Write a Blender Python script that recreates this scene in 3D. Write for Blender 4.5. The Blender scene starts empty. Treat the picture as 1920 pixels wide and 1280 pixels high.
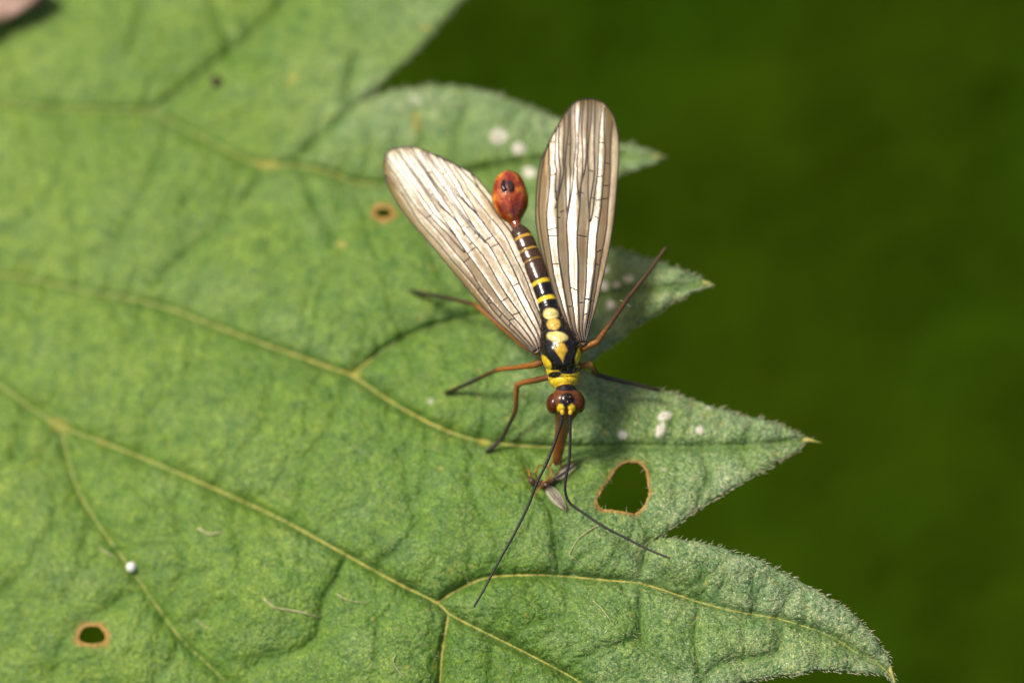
import bpy, math, random
import numpy as np
from mathutils import Vector, Matrix
from mathutils.geometry import delaunay_2d_cdt

random.seed(7)
rng = np.random.default_rng(7)
scene = bpy.context.scene
COL = scene.collection
scene.unit_settings.system = 'METRIC'
scene.unit_settings.scale_length = 0.01          # one unit is one centimetre: a macro scene at its real size

# ------------------------------------------------------------------ camera
D = 17.8                                         # lens to focus plane, cm
FPX = D * 300.0                                  # focal length in photo pixels (1920 wide)
PITCH = math.radians(60)
CAM = np.array([0.0, -8.9, 75.4])
FW = np.array([0.0, math.cos(PITCH), -math.sin(PITCH)])
RT = np.array([1.0, 0.0, 0.0])
UP = np.array([0.0, math.sin(PITCH), math.cos(PITCH)])
cd = bpy.data.cameras.new('camera')
cam = bpy.data.objects.new('camera', cd)
COL.objects.link(cam)
cam.location = CAM
cam.rotation_euler = (math.pi / 2 - PITCH, 0, 0)
cd.sensor_width = 36.0
cd.lens = 36.0 * FPX / 1920.0
cd.clip_start = 0.5
cd.clip_end = 2000.0
cd.dof.use_dof = True
cd.dof.focus_distance = D
APERTURE = 0.74                                  # aperture diameter, cm
cd.dof.aperture_fstop = 1e-3 * cd.lens / APERTURE
scene.camera = cam

# ------------------------------------------------------------------ light
TO_SUN = Vector((-0.45, 0.06, 0.80)).normalized()
sun_el = math.asin(TO_SUN.z)
sun_az = math.atan2(TO_SUN.x, TO_SUN.y)
world = bpy.data.worlds.new('World')
scene.world = world
world.use_nodes = True
wn = world.node_tree.nodes
wl = world.node_tree.links
sky = wn.new('ShaderNodeTexSky')
sky.sky_type = 'NISHITA'
sky.sun_disc = False
sky.sun_elevation = sun_el
sky.sun_rotation = sun_az
sky.dust_density = 4.0                           # hazy, whitish summer sky
sky.ozone_density = 0.4
wn['Background'].inputs['Strength'].default_value = 0.095
wl.new(sky.outputs[0], wn['Background'].inputs['Color'])
sd = bpy.data.lights.new('sun', 'SUN')
sd.energy = 3.9
sd.angle = math.radians(13)
sd.color = (1.0, 0.93, 0.79)
sun = bpy.data.objects.new('sun', sd)
COL.objects.link(sun)
sun.rotation_euler = TO_SUN.to_track_quat('Z', 'Y').to_euler()
sun.location = (-30, 0, 150)

vs = scene.view_settings
vs.view_transform = 'Standard'
vs.look = 'None'
vs.gamma = 1.0
vs.use_curve_mapping = False
vs.exposure = 0.08
scene.render.engine = 'CYCLES'
cy = scene.cycles
cy.use_denoising = True
cy.max_bounces = 10
cy.transparent_max_bounces = 24
cy.sample_clamp_indirect = 6.0


# ------------------------------------------------------------------ helpers
def P(px, py, t):
    """Point seen at photo pixel (px, py), t cm beyond the focus plane."""
    px, py, t = np.broadcast_arrays(np.asarray(px, float), np.asarray(py, float), np.asarray(t, float))
    d = FW + np.multiply.outer((px - 960) / FPX, RT) + np.multiply.outer((640 - py) / FPX, UP)
    return CAM + d * (D + t)[..., None]


def cr(pts, per):
    """Catmull-Rom through pts (n,k), about `per` samples on each span."""
    p = np.asarray(pts, float)
    if len(p) == 2:
        u = np.linspace(0, 1, per + 1)[:, None]
        return p[0] * (1 - u) + p[1] * u
    q = np.vstack([2 * p[0] - p[1], p, 2 * p[-1] - p[-2]])
    out = []
    for i in range(1, len(q) - 2):
        a, b, c, d = q[i - 1], q[i], q[i + 1], q[i + 2]
        for u in np.arange(per) / per:
            out.append(0.5 * (2 * b + (c - a) * u + (2 * a - 5 * b + 4 * c - d) * u * u + (3 * b - a - 3 * c + d) * u ** 3))
    out.append(p[-1])
    return np.array(out)


def resample(pts, step):
    p = np.asarray(pts, float)
    s = np.concatenate([[0], np.cumsum(np.linalg.norm(np.diff(p[:, :2], axis=0), axis=1))])
    n = max(1, int(round(s[-1] / step)))
    u = np.linspace(0, s[-1], n + 1)
    return np.stack([np.interp(u, s, p[:, k]) for k in range(p.shape[1])], 1)


def inside(poly, q):
    x, y = q[:, 0], q[:, 1]
    r = np.zeros(len(q), bool)
    a = np.roll(poly, 1, 0)
    for (x0, y0), (x1, y1) in zip(a, poly):
        if y0 == y1:
            continue
        m = ((y0 > y) != (y1 > y)) & (x < (x1 - x0) * (y - y0) / (y1 - y0) + x0)
        r ^= m
    return r


def seg_dist(q, pl):
    """Distance of points q (n,2) to the polyline pl (m,2)."""
    best = np.full(len(q), 1e18)
    for a, b in zip(pl[:-1], pl[1:]):
        ab = b - a
        u = np.clip(((q - a) @ ab) / max(ab @ ab, 1e-9), 0, 1)
        r = q - a - u[:, None] * ab
        np.minimum(best, (r * r).sum(1), out=best)
    return np.sqrt(best)


def lattice_noise(x, y, seed):
    xi = np.floor(x).astype(np.int64); yi = np.floor(y).astype(np.int64)
    fx = x - xi; fy = y - yi
    fx = fx * fx * (3 - 2 * fx); fy = fy * fy * (3 - 2 * fy)
    def h(a, b):
        v = (a * 374761393 + b * 668265263 + seed * 974634777) & 0xffffffff
        v = ((v ^ (v >> 13)) * 1274126177) & 0xffffffff
        return ((v ^ (v >> 16)) & 0xffff) / 65535.0
    return (h(xi, yi) * (1 - fx) + h(xi + 1, yi) * fx) * (1 - fy) + (h(xi, yi + 1) * (1 - fx) + h(xi + 1, yi + 1) * fx) * fy


def mesh_obj(name, verts, faces, mat, parent=None, smooth=True, col=None, colname='paint'):
    me = bpy.data.meshes.new(name)
    me.from_pydata([tuple(v) for v in verts], [], [tuple(int(i) for i in f) for f in faces])
    if smooth:
        me.polygons.foreach_set('use_smooth', [True] * len(me.polygons))
    for m in (mat if isinstance(mat, (list, tuple)) else [mat]):
        me.materials.append(m)
    if col is not None:
        ca = me.color_attributes.new(colname, 'FLOAT_COLOR', 'POINT')
        c = np.ones((len(verts), 4), np.float32)
        c[:, :col.shape[1]] = col
        ca.data.foreach_set('color', c.ravel())
    me.update()
    o = bpy.data.objects.new(name, me)
    COL.objects.link(o)
    if parent is not None:
        o.parent = parent
        o.matrix_parent_inverse = parent.matrix_world.inverted()
    return o


def empty(name, loc):
    o = bpy.data.objects.new(name, None)
    COL.objects.link(o)
    o.empty_display_size = 0.3
    o.matrix_world = Matrix.Translation(Vector(loc))
    return o


def tag(o, label, cat, group=None):
    o['label'] = label
    o['category'] = cat
    if group:
        o['group'] = group


def tube(path, rad, n=8, cap=True):
    """Swept tube: path (m,3), rad (m,). Returns verts, faces."""
    path = np.asarray(path, float)
    m = len(path)
    rad = np.broadcast_to(np.asarray(rad, float), (m,))
    tan = np.gradient(path, axis=0)
    tan /= np.linalg.norm(tan, axis=1)[:, None] + 1e-12
    ref = -FW if abs(tan[0] @ FW) < 0.95 else UP
    vs_ = []
    a = ref - tan[0] * (ref @ tan[0]); a /= np.linalg.norm(a)
    ang = np.arange(n) * 2 * math.pi / n
    for i in range(m):
        a = a - tan[i] * (a @ tan[i]); a /= np.linalg.norm(a) + 1e-12
        b = np.cross(tan[i], a)
        vs_.append(path[i] + rad[i] * (np.outer(np.cos(ang), a) + np.outer(np.sin(ang), b)))
    v = np.vstack(vs_)
    f = []
    for i in range(m - 1):
        for k in range(n):
            k2 = (k + 1) % n
            f.append((i * n + k, i * n + k2, (i + 1) * n + k2, (i + 1) * n + k))
    if cap:
        f.append(tuple(range(n - 1, -1, -1)))
        f.append(tuple((m - 1) * n + k for k in range(n)))
    return v, f


PXC = 1 / 300.0


# ------------------------------------------------------------------ materials
class NT:
    def __init__(self, name):
        self.m = bpy.data.materials.new(name)
        self.m.use_nodes = True
        self.t = self.m.node_tree
        self.t.nodes.clear()
        self.out = self.n('ShaderNodeOutputMaterial')

    def n(self, kind, **kw):
        o = self.t.nodes.new(kind)
        for k, v in kw.items():
            if k.startswith('_'):
                setattr(o, k[1:], v)
        return o

    def set(self, node, **kw):
        for k, v in kw.items():
            node.inputs[k].default_value = v
        return node

    def l(self, a, b):
        self.t.links.new(a, b)

    def coord(self):
        return self.n('ShaderNodeTexCoord').outputs['Object']

    def noise(self, scale, detail=2.0, rough=0.5, vec=None):
        o = self.n('ShaderNodeTexNoise')
        o.inputs['Scale'].default_value = scale
        o.inputs['Detail'].default_value = detail
        o.inputs['Roughness'].default_value = rough
        self.l(vec if vec is not None else self.coord(), o.inputs['Vector'])
        return o.outputs['Fac']

    def ramp(self, fac, stops):
        r = self.n('ShaderNodeValToRGB')
        e = r.color_ramp.elements
        while len(e) < len(stops):
            e.new(0.5)
        for i, (p, c) in enumerate(stops):
            e[i].position = p
            e[i].color = c if len(c) == 4 else (*c, 1)
        self.l(fac, r.inputs['Fac'])
        return r.outputs['Color']

    def mix(self, fac, a, b, blend='MIX'):
        x = self.n('ShaderNodeMix')
        x.data_type = 'RGBA'
        x.blend_type = blend
        for sock, val in ((x.inputs[0], fac), (x.inputs[6], a), (x.inputs[7], b)):
            if isinstance(val, bpy.types.NodeSocket):
                self.l(val, sock)
            elif isinstance(val, (int, float)):
                sock.default_value = val
            else:
                sock.default_value = (*val, 1) if len(val) == 3 else val
        return x.outputs[2]

    def math(self, op, a, b=0.0, clamp=False):
        x = self.n('ShaderNodeMath')
        x.operation = op
        x.use_clamp = clamp
        for sock, val in ((x.inputs[0], a), (x.inputs[1], b)):
            if isinstance(val, bpy.types.NodeSocket):
                self.l(val, sock)
            else:
                sock.default_value = val
        return x.outputs[0]

    def bump(self, h, dist, strength=1.0, normal=None):
        b = self.n('ShaderNodeBump')
        b.inputs['Strength'].default_value = strength
        b.inputs['Distance'].default_value = dist
        self.l(h, b.inputs['Height'])
        if normal is not None:
            self.l(normal, b.inputs['Normal'])
        return b.outputs['Normal']

    def principled(self, base=None, rough=0.5, normal=None, **kw):
        p = self.n('ShaderNodeBsdfPrincipled')
        if isinstance(base, bpy.types.NodeSocket):
            self.l(base, p.inputs['Base Color'])
        elif base is not None:
            p.inputs['Base Color'].default_value = (*base, 1)
        if isinstance(rough, bpy.types.NodeSocket):
            self.l(rough, p.inputs['Roughness'])
        else:
            p.inputs['Roughness'].default_value = rough
        if normal is not None:
            self.l(normal, p.inputs['Normal'])
        for k, v in kw.items():
            p.inputs[k.replace('_', ' ')].default_value = v
        return p

    def done(self, shader):
        self.l(shader, self.out.inputs['Surface'])
        return self.m


def simple(name, col, rough=0.5, var=0.25, scale=40.0, **kw):
    """Noisy plain material."""
    t = NT(name)
    f = t.noise(scale, 4, 0.6)
    lo = tuple(c * (1 - var) for c in col)
    hi = tuple(min(1, c * (1 + var)) for c in col)
    c = t.ramp(f, [(0.3, lo), (0.7, hi)])
    p = t.principled(c, rough, t.bump(f, 0.004, 0.5), **kw)
    return t.done(p.outputs[0])


def leaf_material():
    t = NT('leaf_skin')
    co = t.coord()
    at = t.n('ShaderNodeAttribute'); at.attribute_name = 'paint'
    sep = t.n('ShaderNodeSeparateColor'); t.l(at.outputs['Color'], sep.inputs[0])
    spot, rim, vein = sep.outputs[0], sep.outputs[1], sep.outputs[2]
    at2 = t.n('ShaderNodeAttribute'); at2.attribute_name = 'age_sheen'
    sep2 = t.n('ShaderNodeSeparateColor'); t.l(at2.outputs['Color'], sep2.inputs[0])
    grey, yellow, stain = sep2.outputs[0], sep2.outputs[1], sep2.outputs[2]
    big = t.noise(1.6, 4, 0.6, co)
    mid = t.noise(7.0, 4, 0.65, co)
    fine = t.noise(48.0, 3, 0.7, co)
    grain = t.noise(120.0, 2, 0.6, co)
    c = t.ramp(big, [(0.3, (0.082, 0.165, 0.016)), (0.7, (0.125, 0.222, 0.028))])
    c = t.mix(t.ramp(mid, [(0.35, (0, 0, 0)), (0.7, (1, 1, 1))]), c, (0.098, 0.212, 0.026), 'MIX')
    # greyer, bluer, hairier skin towards the toothed margin, plus painted patches of whitish sheen
    c = t.mix(grey, c, t.ramp(mid, [(0.3, (0.125, 0.225, 0.090)), (0.7, (0.265, 0.355, 0.190))]))
    c = t.mix(yellow, c, (0.195, 0.300, 0.030))
    # blotches of thicker and thinner green
    bl = t.ramp(t.noise(9.0, 4, 0.65, co), [(0.30, (0.50, 0.66, 0.60)), (0.48, (1, 1, 1)), (0.66, (1.36, 1.24, 1.2))])
    c = t.mix(0.85, c, bl, 'MULTIPLY')
    # speckle: fine light and dark cells
    sp = t.ramp(fine, [(0.33, (0.30, 0.52, 0.42)), (0.5, (1, 1, 1)), (0.66, (1.9, 1.55, 1.5))])
    c = t.mix(0.75, c, sp, 'MULTIPLY')
    gr = t.ramp(grain, [(0.36, (0.35, 0.55, 0.42)), (0.5, (1, 1, 1)), (0.64, (2.1, 1.75, 1.7))])
    c = t.mix(0.75, c, gr, 'MULTIPLY')
    vd = t.n('ShaderNodeTexVoronoi'); vd.inputs['Scale'].default_value = 58.0
    t.l(co, vd.inputs['Vector'])
    sv = t.n('ShaderNodeSeparateColor'); t.l(vd.outputs['Color'], sv.inputs[0])
    dot = t.math('MULTIPLY', t.ramp(vd.outputs['Distance'], [(0.16, (1, 1, 1)), (0.36, (0, 0, 0))]), t.ramp(sv.outputs[0], [(0.50, (0, 0, 0)), (0.56, (1, 1, 1))]))
    c = t.mix(t.math('MULTIPLY', dot, t.math('ADD', t.math('MULTIPLY', grey, 0.75), 0.22)), c, t.ramp(sv.outputs[1], [(0.3, (0.66, 0.58, 0.18)), (0.7, (0.78, 0.78, 0.58))]))  # pale dots paint the glitter of the skin into its colour
    dk = t.math('MULTIPLY', t.ramp(vd.outputs['Distance'], [(0.2, (1, 1, 1)), (0.45, (0, 0, 0))]), t.ramp(sv.outputs[2], [(0.72, (0, 0, 0)), (0.78, (1, 1, 1))]))
    c = t.mix(t.math('MULTIPLY', dk, 0.75), c, (0.035, 0.105, 0.042))
    dark = t.ramp(t.noise(16.0, 2, 0.5, co), [(0.64, (0, 0, 0)), (0.72, (1, 1, 1))])
    c = t.mix(t.math('MULTIPLY', dark, 0.5), c, (0.035, 0.105, 0.035))
    c = t.mix(t.math('MULTIPLY', vein, 0.55), c, (0.075, 0.170, 0.018))
    c = t.mix(rim, c, t.ramp(fine, [(0.35, (0.22, 0.10, 0.018)), (0.65, (0.54, 0.31, 0.07))]))
    c = t.mix(stain, c, (0.42, 0.36, 0.06))
    c = t.mix(spot, c, t.ramp(fine, [(0.3, (0.62, 0.56, 0.42)), (0.7, (0.88, 0.84, 0.74))]))
    # fine vein network and grain as relief
    vo = t.n('ShaderNodeTexVoronoi'); vo.feature = 'DISTANCE_TO_EDGE'
    vo.inputs['Scale'].default_value = 6.0
    t.l(co, vo.inputs['Vector'])
    net = t.ramp(vo.outputs['Distance'], [(0.0, (0, 0, 0)), (0.10, (1, 1, 1))])
    vo2 = t.n('ShaderNodeTexVoronoi'); vo2.feature = 'DISTANCE_TO_EDGE'
    vo2.inputs['Scale'].default_value = 17.0
    t.l(co, vo2.inputs['Vector'])
    net2 = t.ramp(vo2.outputs['Distance'], [(0.0, (0, 0, 0)), (0.25, (1, 1, 1))])
    c = t.mix(t.math('MULTIPLY', t.math('SUBTRACT', 1.0, net), 0.14), c, (0.045, 0.125, 0.014))
    n1 = t.bump(net, 0.006, 0.4)
    n2 = t.bump(net2, 0.006, 0.8, n1)
    n3 = t.bump(mid, 0.015, 0.4, n2)
    n4 = t.bump(fine, 0.008, 0.8, n3)
    n5 = t.bump(grain, 0.004, 0.8, n4)
    ro = t.ramp(fine, [(0.3, (0.42,) * 3), (0.7, (0.62,) * 3)])
    p = t.principled(c, ro, n5, Specular_IOR_Level=0.36, Sheen_Weight=0.04, Sheen_Roughness=0.5)
    tr = t.n('ShaderNodeBsdfTranslucent')
    t.l(t.mix(0.6, c, (0.30, 0.42, 0.03)), tr.inputs['Color'])
    t.l(n4, tr.inputs['Normal'])
    ms = t.n('ShaderNodeMixShader'); ms.inputs[0].default_value = 0.13
    t.l(p.outputs[0], ms.inputs[1]); t.l(tr.outputs[0], ms.inputs[2])
    return t.done(ms.outputs[0])


def vein_material():
    t = NT('leaf_vein')
    at = t.n('ShaderNodeAttribute'); at.attribute_name = 'paint'
    f = t.noise(14.0, 4, 0.65)
    g = t.noise(60.0, 3, 0.6)
    c = t.mix(t.ramp(f, [(0.45, (0, 0, 0)), (0.66, (0.6,) * 3)]), at.outputs['Color'], (0.17, 0.24, 0.03))
    c = t.mix(0.6, c, t.ramp(g, [(0.35, (0.55, 0.62, 0.5)), (0.65, (1.25, 1.2, 1.2))]), 'MULTIPLY')
    p = t.principled(c, 0.5, t.bump(g, 0.008, 0.8))
    return t.done(p.outputs[0])


def hair_material():
    t = NT('leaf_hair')
    f = t.noise(8.0, 2, 0.5)
    c = t.ramp(f, [(0.3, (0.66, 0.68, 0.46)), (0.7, (0.90, 0.82, 0.62))])
    p = t.principled(c, 0.35)
    tr = t.n('ShaderNodeBsdfTranslucent'); t.l(c, tr.inputs['Color'])
    ms = t.n('ShaderNodeMixShader'); ms.inputs[0].default_value = 0.5
    t.l(p.outputs[0], ms.inputs[1]); t.l(tr.outputs[0], ms.inputs[2])
    return t.done(ms.outputs[0])


def body_material():
    t = NT('insect_shell')
    at = t.n('ShaderNodeAttribute'); at.attribute_name = 'paint'
    am = t.n('ShaderNodeAttribute'); am.attribute_name = 'amber'
    g = t.noise(70.0, 3, 0.6)
    c = t.mix(0.45, at.outputs['Color'], t.ramp(g, [(0.35, (0.72, 0.70, 0.66)), (0.65, (1.15, 1.15, 1.15))]), 'MULTIPLY')
    p = t.principled(c, t.ramp(g, [(0.3, (0.13,) * 3), (0.7, (0.27,) * 3)]), t.bump(g, 0.003, 0.4), Specular_IOR_Level=0.55)
    am_c = t.ramp(t.noise(11.0, 3, 0.6), [(0.30, (0.17, 0.014, 0.002)), (0.50, (0.38, 0.055, 0.004)), (0.66, (0.80, 0.26, 0.016))])
    q = t.principled(t.mix(1.0, am_c, at.outputs['Color'], 'MULTIPLY'), 0.13, t.bump(t.noise(30.0, 3), 0.006, 0.5), Specular_IOR_Level=0.6,
                     Coat_Weight=1.0, Coat_Roughness=0.06, Subsurface_Weight=0.5, Subsurface_Scale=0.05)
    q.inputs['Subsurface Radius'].default_value = (1.0, 0.35, 0.1)
    ms = t.n('ShaderNodeMixShader')
    t.l(am.outputs['Fac'], ms.inputs[0]); t.l(p.outputs[0], ms.inputs[1]); t.l(q.outputs[0], ms.inputs[2])
    return t.done(ms.outputs[0])


def painted_material(name, rough=0.4, gscale=60.0):
    t = NT(name)
    at = t.n('ShaderNodeAttribute'); at.attribute_name = 'paint'
    g = t.noise(gscale, 3, 0.6)
    c = t.mix(0.5, at.outputs['Color'], t.ramp(g, [(0.35, (0.65, 0.65, 0.65)), (0.65, (1.2, 1.2, 1.2))]), 'MULTIPLY')
    p = t.principled(c, rough, t.bump(g, 0.004, 0.6))
    return t.done(p.outputs[0])


def wing_material():
    t = NT('wing_membrane')
    co = t.coord()
    at = t.n('ShaderNodeAttribute'); at.attribute_name = 'paint'
    sep = t.n('ShaderNodeSeparateColor'); t.l(at.outputs['Color'], sep.inputs[0])
    edge = sep.outputs[0]
    f = t.noise(6.0, 3, 0.6, co)
    g = t.noise(28.0, 3, 0.6, co)
    nrm = t.bump(g, 0.003, 0.35, t.bump(f, 0.03, 0.35))
    tint = t.ramp(f, [(0.3, (0.66, 0.52, 0.24)), (0.7, (0.84, 0.71, 0.42))])
    tint = t.mix(edge, tint, (0.50, 0.34, 0.17))
    tp = t.n('ShaderNodeBsdfTransparent'); t.l(tint, tp.inputs['Color'])
    df = t.n('ShaderNodeBsdfDiffuse')
    t.l(t.mix(edge, t.ramp(f, [(0.3, (0.70, 0.47, 0.20)), (0.7, (0.90, 0.70, 0.40))]), (0.52, 0.30, 0.11)), df.inputs['Color'])
    t.l(nrm, df.inputs['Normal'])
    tl = t.n('ShaderNodeBsdfTranslucent'); tl.inputs['Color'].default_value = (0.8, 0.55, 0.22, 1)
    dm = t.n('ShaderNodeMixShader'); dm.inputs[0].default_value = 0.3
    t.l(df.outputs[0], dm.inputs[1]); t.l(tl.outputs[0], dm.inputs[2])
    a = t.n('ShaderNodeMixShader'); a.inputs[0].default_value = 0.42
    t.l(tp.outputs[0], a.inputs[1]); t.l(dm.outputs[0], a.inputs[2])
    gl = t.n('ShaderNodeBsdfGlossy'); gl.inputs['Color'].default_value = (1, 0.94, 0.90, 1)
    gl.inputs['Roughness'].default_value = 0.42
    t.l(nrm, gl.inputs['Normal'])
    b = t.n('ShaderNodeMixShader'); t.l(t.math('SUBTRACT', 0.165, t.math('MULTIPLY', edge, 0.165)), b.inputs[0])
    t.l(a.outputs[0], b.inputs[1]); t.l(gl.outputs[0], b.inputs[2])
    return t.done(b.outputs[0])


M_LEAF = leaf_material()
M_VEIN = vein_material()
M_HAIR = hair_material()
M_BODY = body_material()
M_LEG = painted_material('insect_leg', 0.38)
M_WING = wing_material()
M_WVEIN = simple('wing_vein', (0.030, 0.018, 0.014), 0.4, 0.4)
M_EYE = simple('insect_eye', (0.070, 0.015, 0.0025), 0.22, 0.3, 60, Specular_IOR_Level=0.35, Coat_Weight=0.15, Coat_Roughness=0.15)
M_RIM = simple('hole_rim', (0.42, 0.25, 0.06), 0.6, 0.5, 30)
M_FIBRE = simple('dry_fibre', (0.46, 0.42, 0.22), 0.6, 0.35)
M_EGG = simple('egg_shell', (0.78, 0.77, 0.70), 0.35, 0.12)
M_PELLET = simple('brown_pellet', (0.045, 0.026, 0.014), 0.7, 0.4)
M_HUSK = painted_material('dry_husk', 0.55, 14)
M_SOIL = None


# ------------------------------------------------------------------ ground far below
def ground_material():
    t = NT('forest_floor')
    f = t.noise(0.05, 5, 0.6)
    g = t.noise(0.6, 5, 0.65)
    c = t.ramp(f, [(0.35, (0.028, 0.049, 0.0014)), (0.62, (0.0235, 0.056, 0.0016))])
    c = t.mix(0.5, c, t.ramp(g, [(0.35, (0.6, 0.6, 0.6)), (0.65, (1.2, 1.2, 1.2))]), 'MULTIPLY')
    p = t.principled(c, 0.9, t.bump(g, 1.2, 0.5), Specular_IOR_Level=0.0)
    return t.done(p.outputs[0])


def build_ground():
    n = 60
    xs = np.linspace(-900, 900, n)
    X, Y = np.meshgrid(xs, xs + 100)
    Z = 4 * (lattice_noise(X / 35, Y / 35, 3) - 0.5)
    v = np.stack([X, Y, Z], -1).reshape(-1, 3)
    f = [(j * n + i, j * n + i + 1, (j + 1) * n + i + 1, (j + 1) * n + i) for j in range(n - 1) for i in range(n - 1)]
    g = mesh_obj('ground', v, f, ground_material())
    g['kind'] = 'structure'
    # low green undergrowth: bent pointed blades rising from the soil
    V, F = [], []
    for k in range(15000):
        x = rng.uniform(-50, 50); y = rng.uniform(-20, 100)
        L = rng.uniform(1.4, 3.2); w = L * rng.uniform(0.16, 0.3); a = rng.uniform(0, 2 * math.pi)
        lift = rng.uniform(0.2, 0.7)
        dx, dy = math.cos(a), math.sin(a)
        z0 = 4 * (float(lattice_noise(np.array(x / 35), np.array(y / 35), 3)) - .5) - 2.0
        b = len(V)
        for i, (u, ww) in enumerate(((0, .25), (.3, 1.0), (.65, .8), (1, .02))):
            cx = x + dx * L * u; cy_ = y + dy * L * u
            z = z0 + L * lift * math.sin(u * 2.1) * 0.9 + 2.2
            V.append((cx - dy * w * ww, cy_ + dx * w * ww, z)); V.append((cx + dy * w * ww, cy_ - dx * w * ww, z))
        for i in range(3):
            F.append((b + 2 * i, b + 2 * i + 1, b + 2 * i + 3, b + 2 * i + 2))
    t = NT('undergrowth_leaf')
    f = t.noise(0.06, 4, 0.6)
    c = t.ramp(f, [(0.36, (0.028, 0.049, 0.0014)), (0.60, (0.0235, 0.056, 0.0016))])
    p = t.principled(c, 0.9, Specular_IOR_Level=0.0)
    o = mesh_obj('undergrowth', V, F, t.done(p.outputs[0]), smooth=False)
    o['kind'] = 'stuff'
    o['label'] = 'dark green low undergrowth far below the leaf'


build_ground()

# ------------------------------------------------------------------ the leaf
# outline of the blade, one list for each stretch between sharp corners
EDGE = [
    [(1330, -250), (1180, -190), (1050, -120), (960, -65), (870, 0), (818, 60), (760, 118), (705, 165), (664, 197)],
    [(664, 197), (690, 184), (722, 173), (770, 166), (820, 162), (870, 164), (920, 174), (965, 189), (1000, 204), (1045, 222), (1100, 246), (1150, 266), (1200, 276), (1243, 293)],
    [(1243, 293), (1222, 309), (1190, 318), (1150, 334), (1110, 362), (1080, 396), (1066, 428), (1062, 446)],
    [(1062, 446), (1100, 458), (1140, 467), (1165, 470), (1200, 481), (1240, 490), (1280, 508), (1335, 531)],
    [(1335, 531), (1290, 551), (1258, 570), (1230, 590), (1205, 605), (1180, 622), (1150, 645), (1120, 667), (1100, 684), (1082, 692)],
    [(1082, 692), (1113, 702), (1162, 719), (1211, 726), (1250, 735), (1323, 757), (1375, 774), (1441, 788), (1480, 803), (1518, 825)],
    [(1518, 825), (1506, 836), (1474, 857), (1418, 889), (1375, 915), (1310, 955), (1264, 988), (1244, 1003), (1226, 1013)],
    [(1226, 1013), (1252, 1007), (1310, 1016), (1359, 1029), (1424, 1051), (1478, 1076), (1518, 1098), (1559, 1122), (1600, 1150), (1635, 1187), (1662, 1227), (1680, 1280)],
    [(1680, 1280), (1664, 1270), (1640, 1264), (1613, 1260), (1573, 1258), (1532, 1257), (1491, 1264), (1451, 1269), (1418, 1274), (1380, 1284), (1345, 1295), (1318, 1303)],
    [(1318, 1303), (1400, 1330), (1480, 1400), (1530, 1480), (1560, 1590)],
    [(1560, 1590), (1450, 1560), (1330, 1550), (1180, 1570)],
    [(1180, 1570), (1230, 1680), (1240, 1780), (1210, 1900)],
    [(1210, 1900), (1080, 1840), (900, 1830)],
    [(900, 1830), (860, 1950), (790, 2080), (650, 2220)],
    [(650, 2220), (560, 2100), (420, 1990), (300, 1950)],
    [(300, 1950), (150, 1980), (0, 2050)],
    [(0, 2050), (-80, 1900), (-180, 1780), (-300, 1720)],
    [(-300, 1720), (-430, 1730), (-620, 1800)],
    [(-620, 1800), (-660, 1620), (-720, 1480), (-800, 1400)],
    [(-800, 1400), (-920, 1390), (-1060, 1420)],
    [(-1060, 1420), (-1060, 1250), (-1080, 1080), (-1130, 960)],
    [(-1130, 960), (-1220, 930), (-1340, 930)],
    [(-1340, 930), (-1290, 740), (-1260, 540), (-1270, 420)],
    [(-1270, 420), (-1340, 380), (-1440, 360)],
    [(-1440, 360), (-1350, 180), (-1220, -20), (-1050, -190), (-880, -310), (-720, -370)],
    [(-720, -370), (-640, -500), (-480, -600), (-300, -650), (-80, -640), (120, -560), (180, -520)],
    [(180, -520), (330, -570), (520, -600), (760, -600), (960, -570)],
    [(960, -570), (860, -500), (760, -440), (680, -380), (640, -340)],
    [(640, -340), (780, -360), (960, -350), (1140, -310), (1330, -250)],
]
outline = []
for st in EDGE:
    c = cr(st, 10)
    fr = np.mean([(0 <= p[0] <= 1920) and (-60 <= p[1] <= 1340) for p in st])
    c = resample(c, 3.6 if fr > 0.5 else 22)
    outline.append(c[:-1])
outline = np.vstack(outline)
# small irregularities of the margin
ow = lattice_noise(outline[:, 0] / 13, outline[:, 1] / 13, 5) - 0.5
ov = lattice_noise(outline[:, 0] / 13, outline[:, 1] / 13, 9) - 0.5
outline = outline + np.stack([ow, ov], 1) * 5.0

HOLES = [
    np.array([(1175, 866), (1195, 866), (1209, 876), (1215, 899), (1217, 925), (1211, 945), (1193, 963), (1172, 960), (1152, 957), (1129, 955), (1119, 941), (1121, 932), (1132, 912), (1146, 893), (1159, 873), (1175, 866)], float),
    np.array([(173 + 26 * math.cos(a) * (1 + .10 * math.sin(3 * a)), 1190 + 20 * math.sin(a) * (1 + .08 * math.cos(2 * a))) for a in np.linspace(0, 2 * math.pi, 15)], float),
    np.array([(719 + 17 * math.cos(a), 399 + 10 * math.sin(a)) for a in np.linspace(0, 2 * math.pi, 13)], float),
]
hole_loops = []
for i, h in enumerate(HOLES):
    c = resample(cr(h, 6), 3.2)[:-1]
    if i == 0:
        c = c + 2.2 * (rng.random(c.shape) - 0.5)
    hole_loops.append(c)

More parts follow.
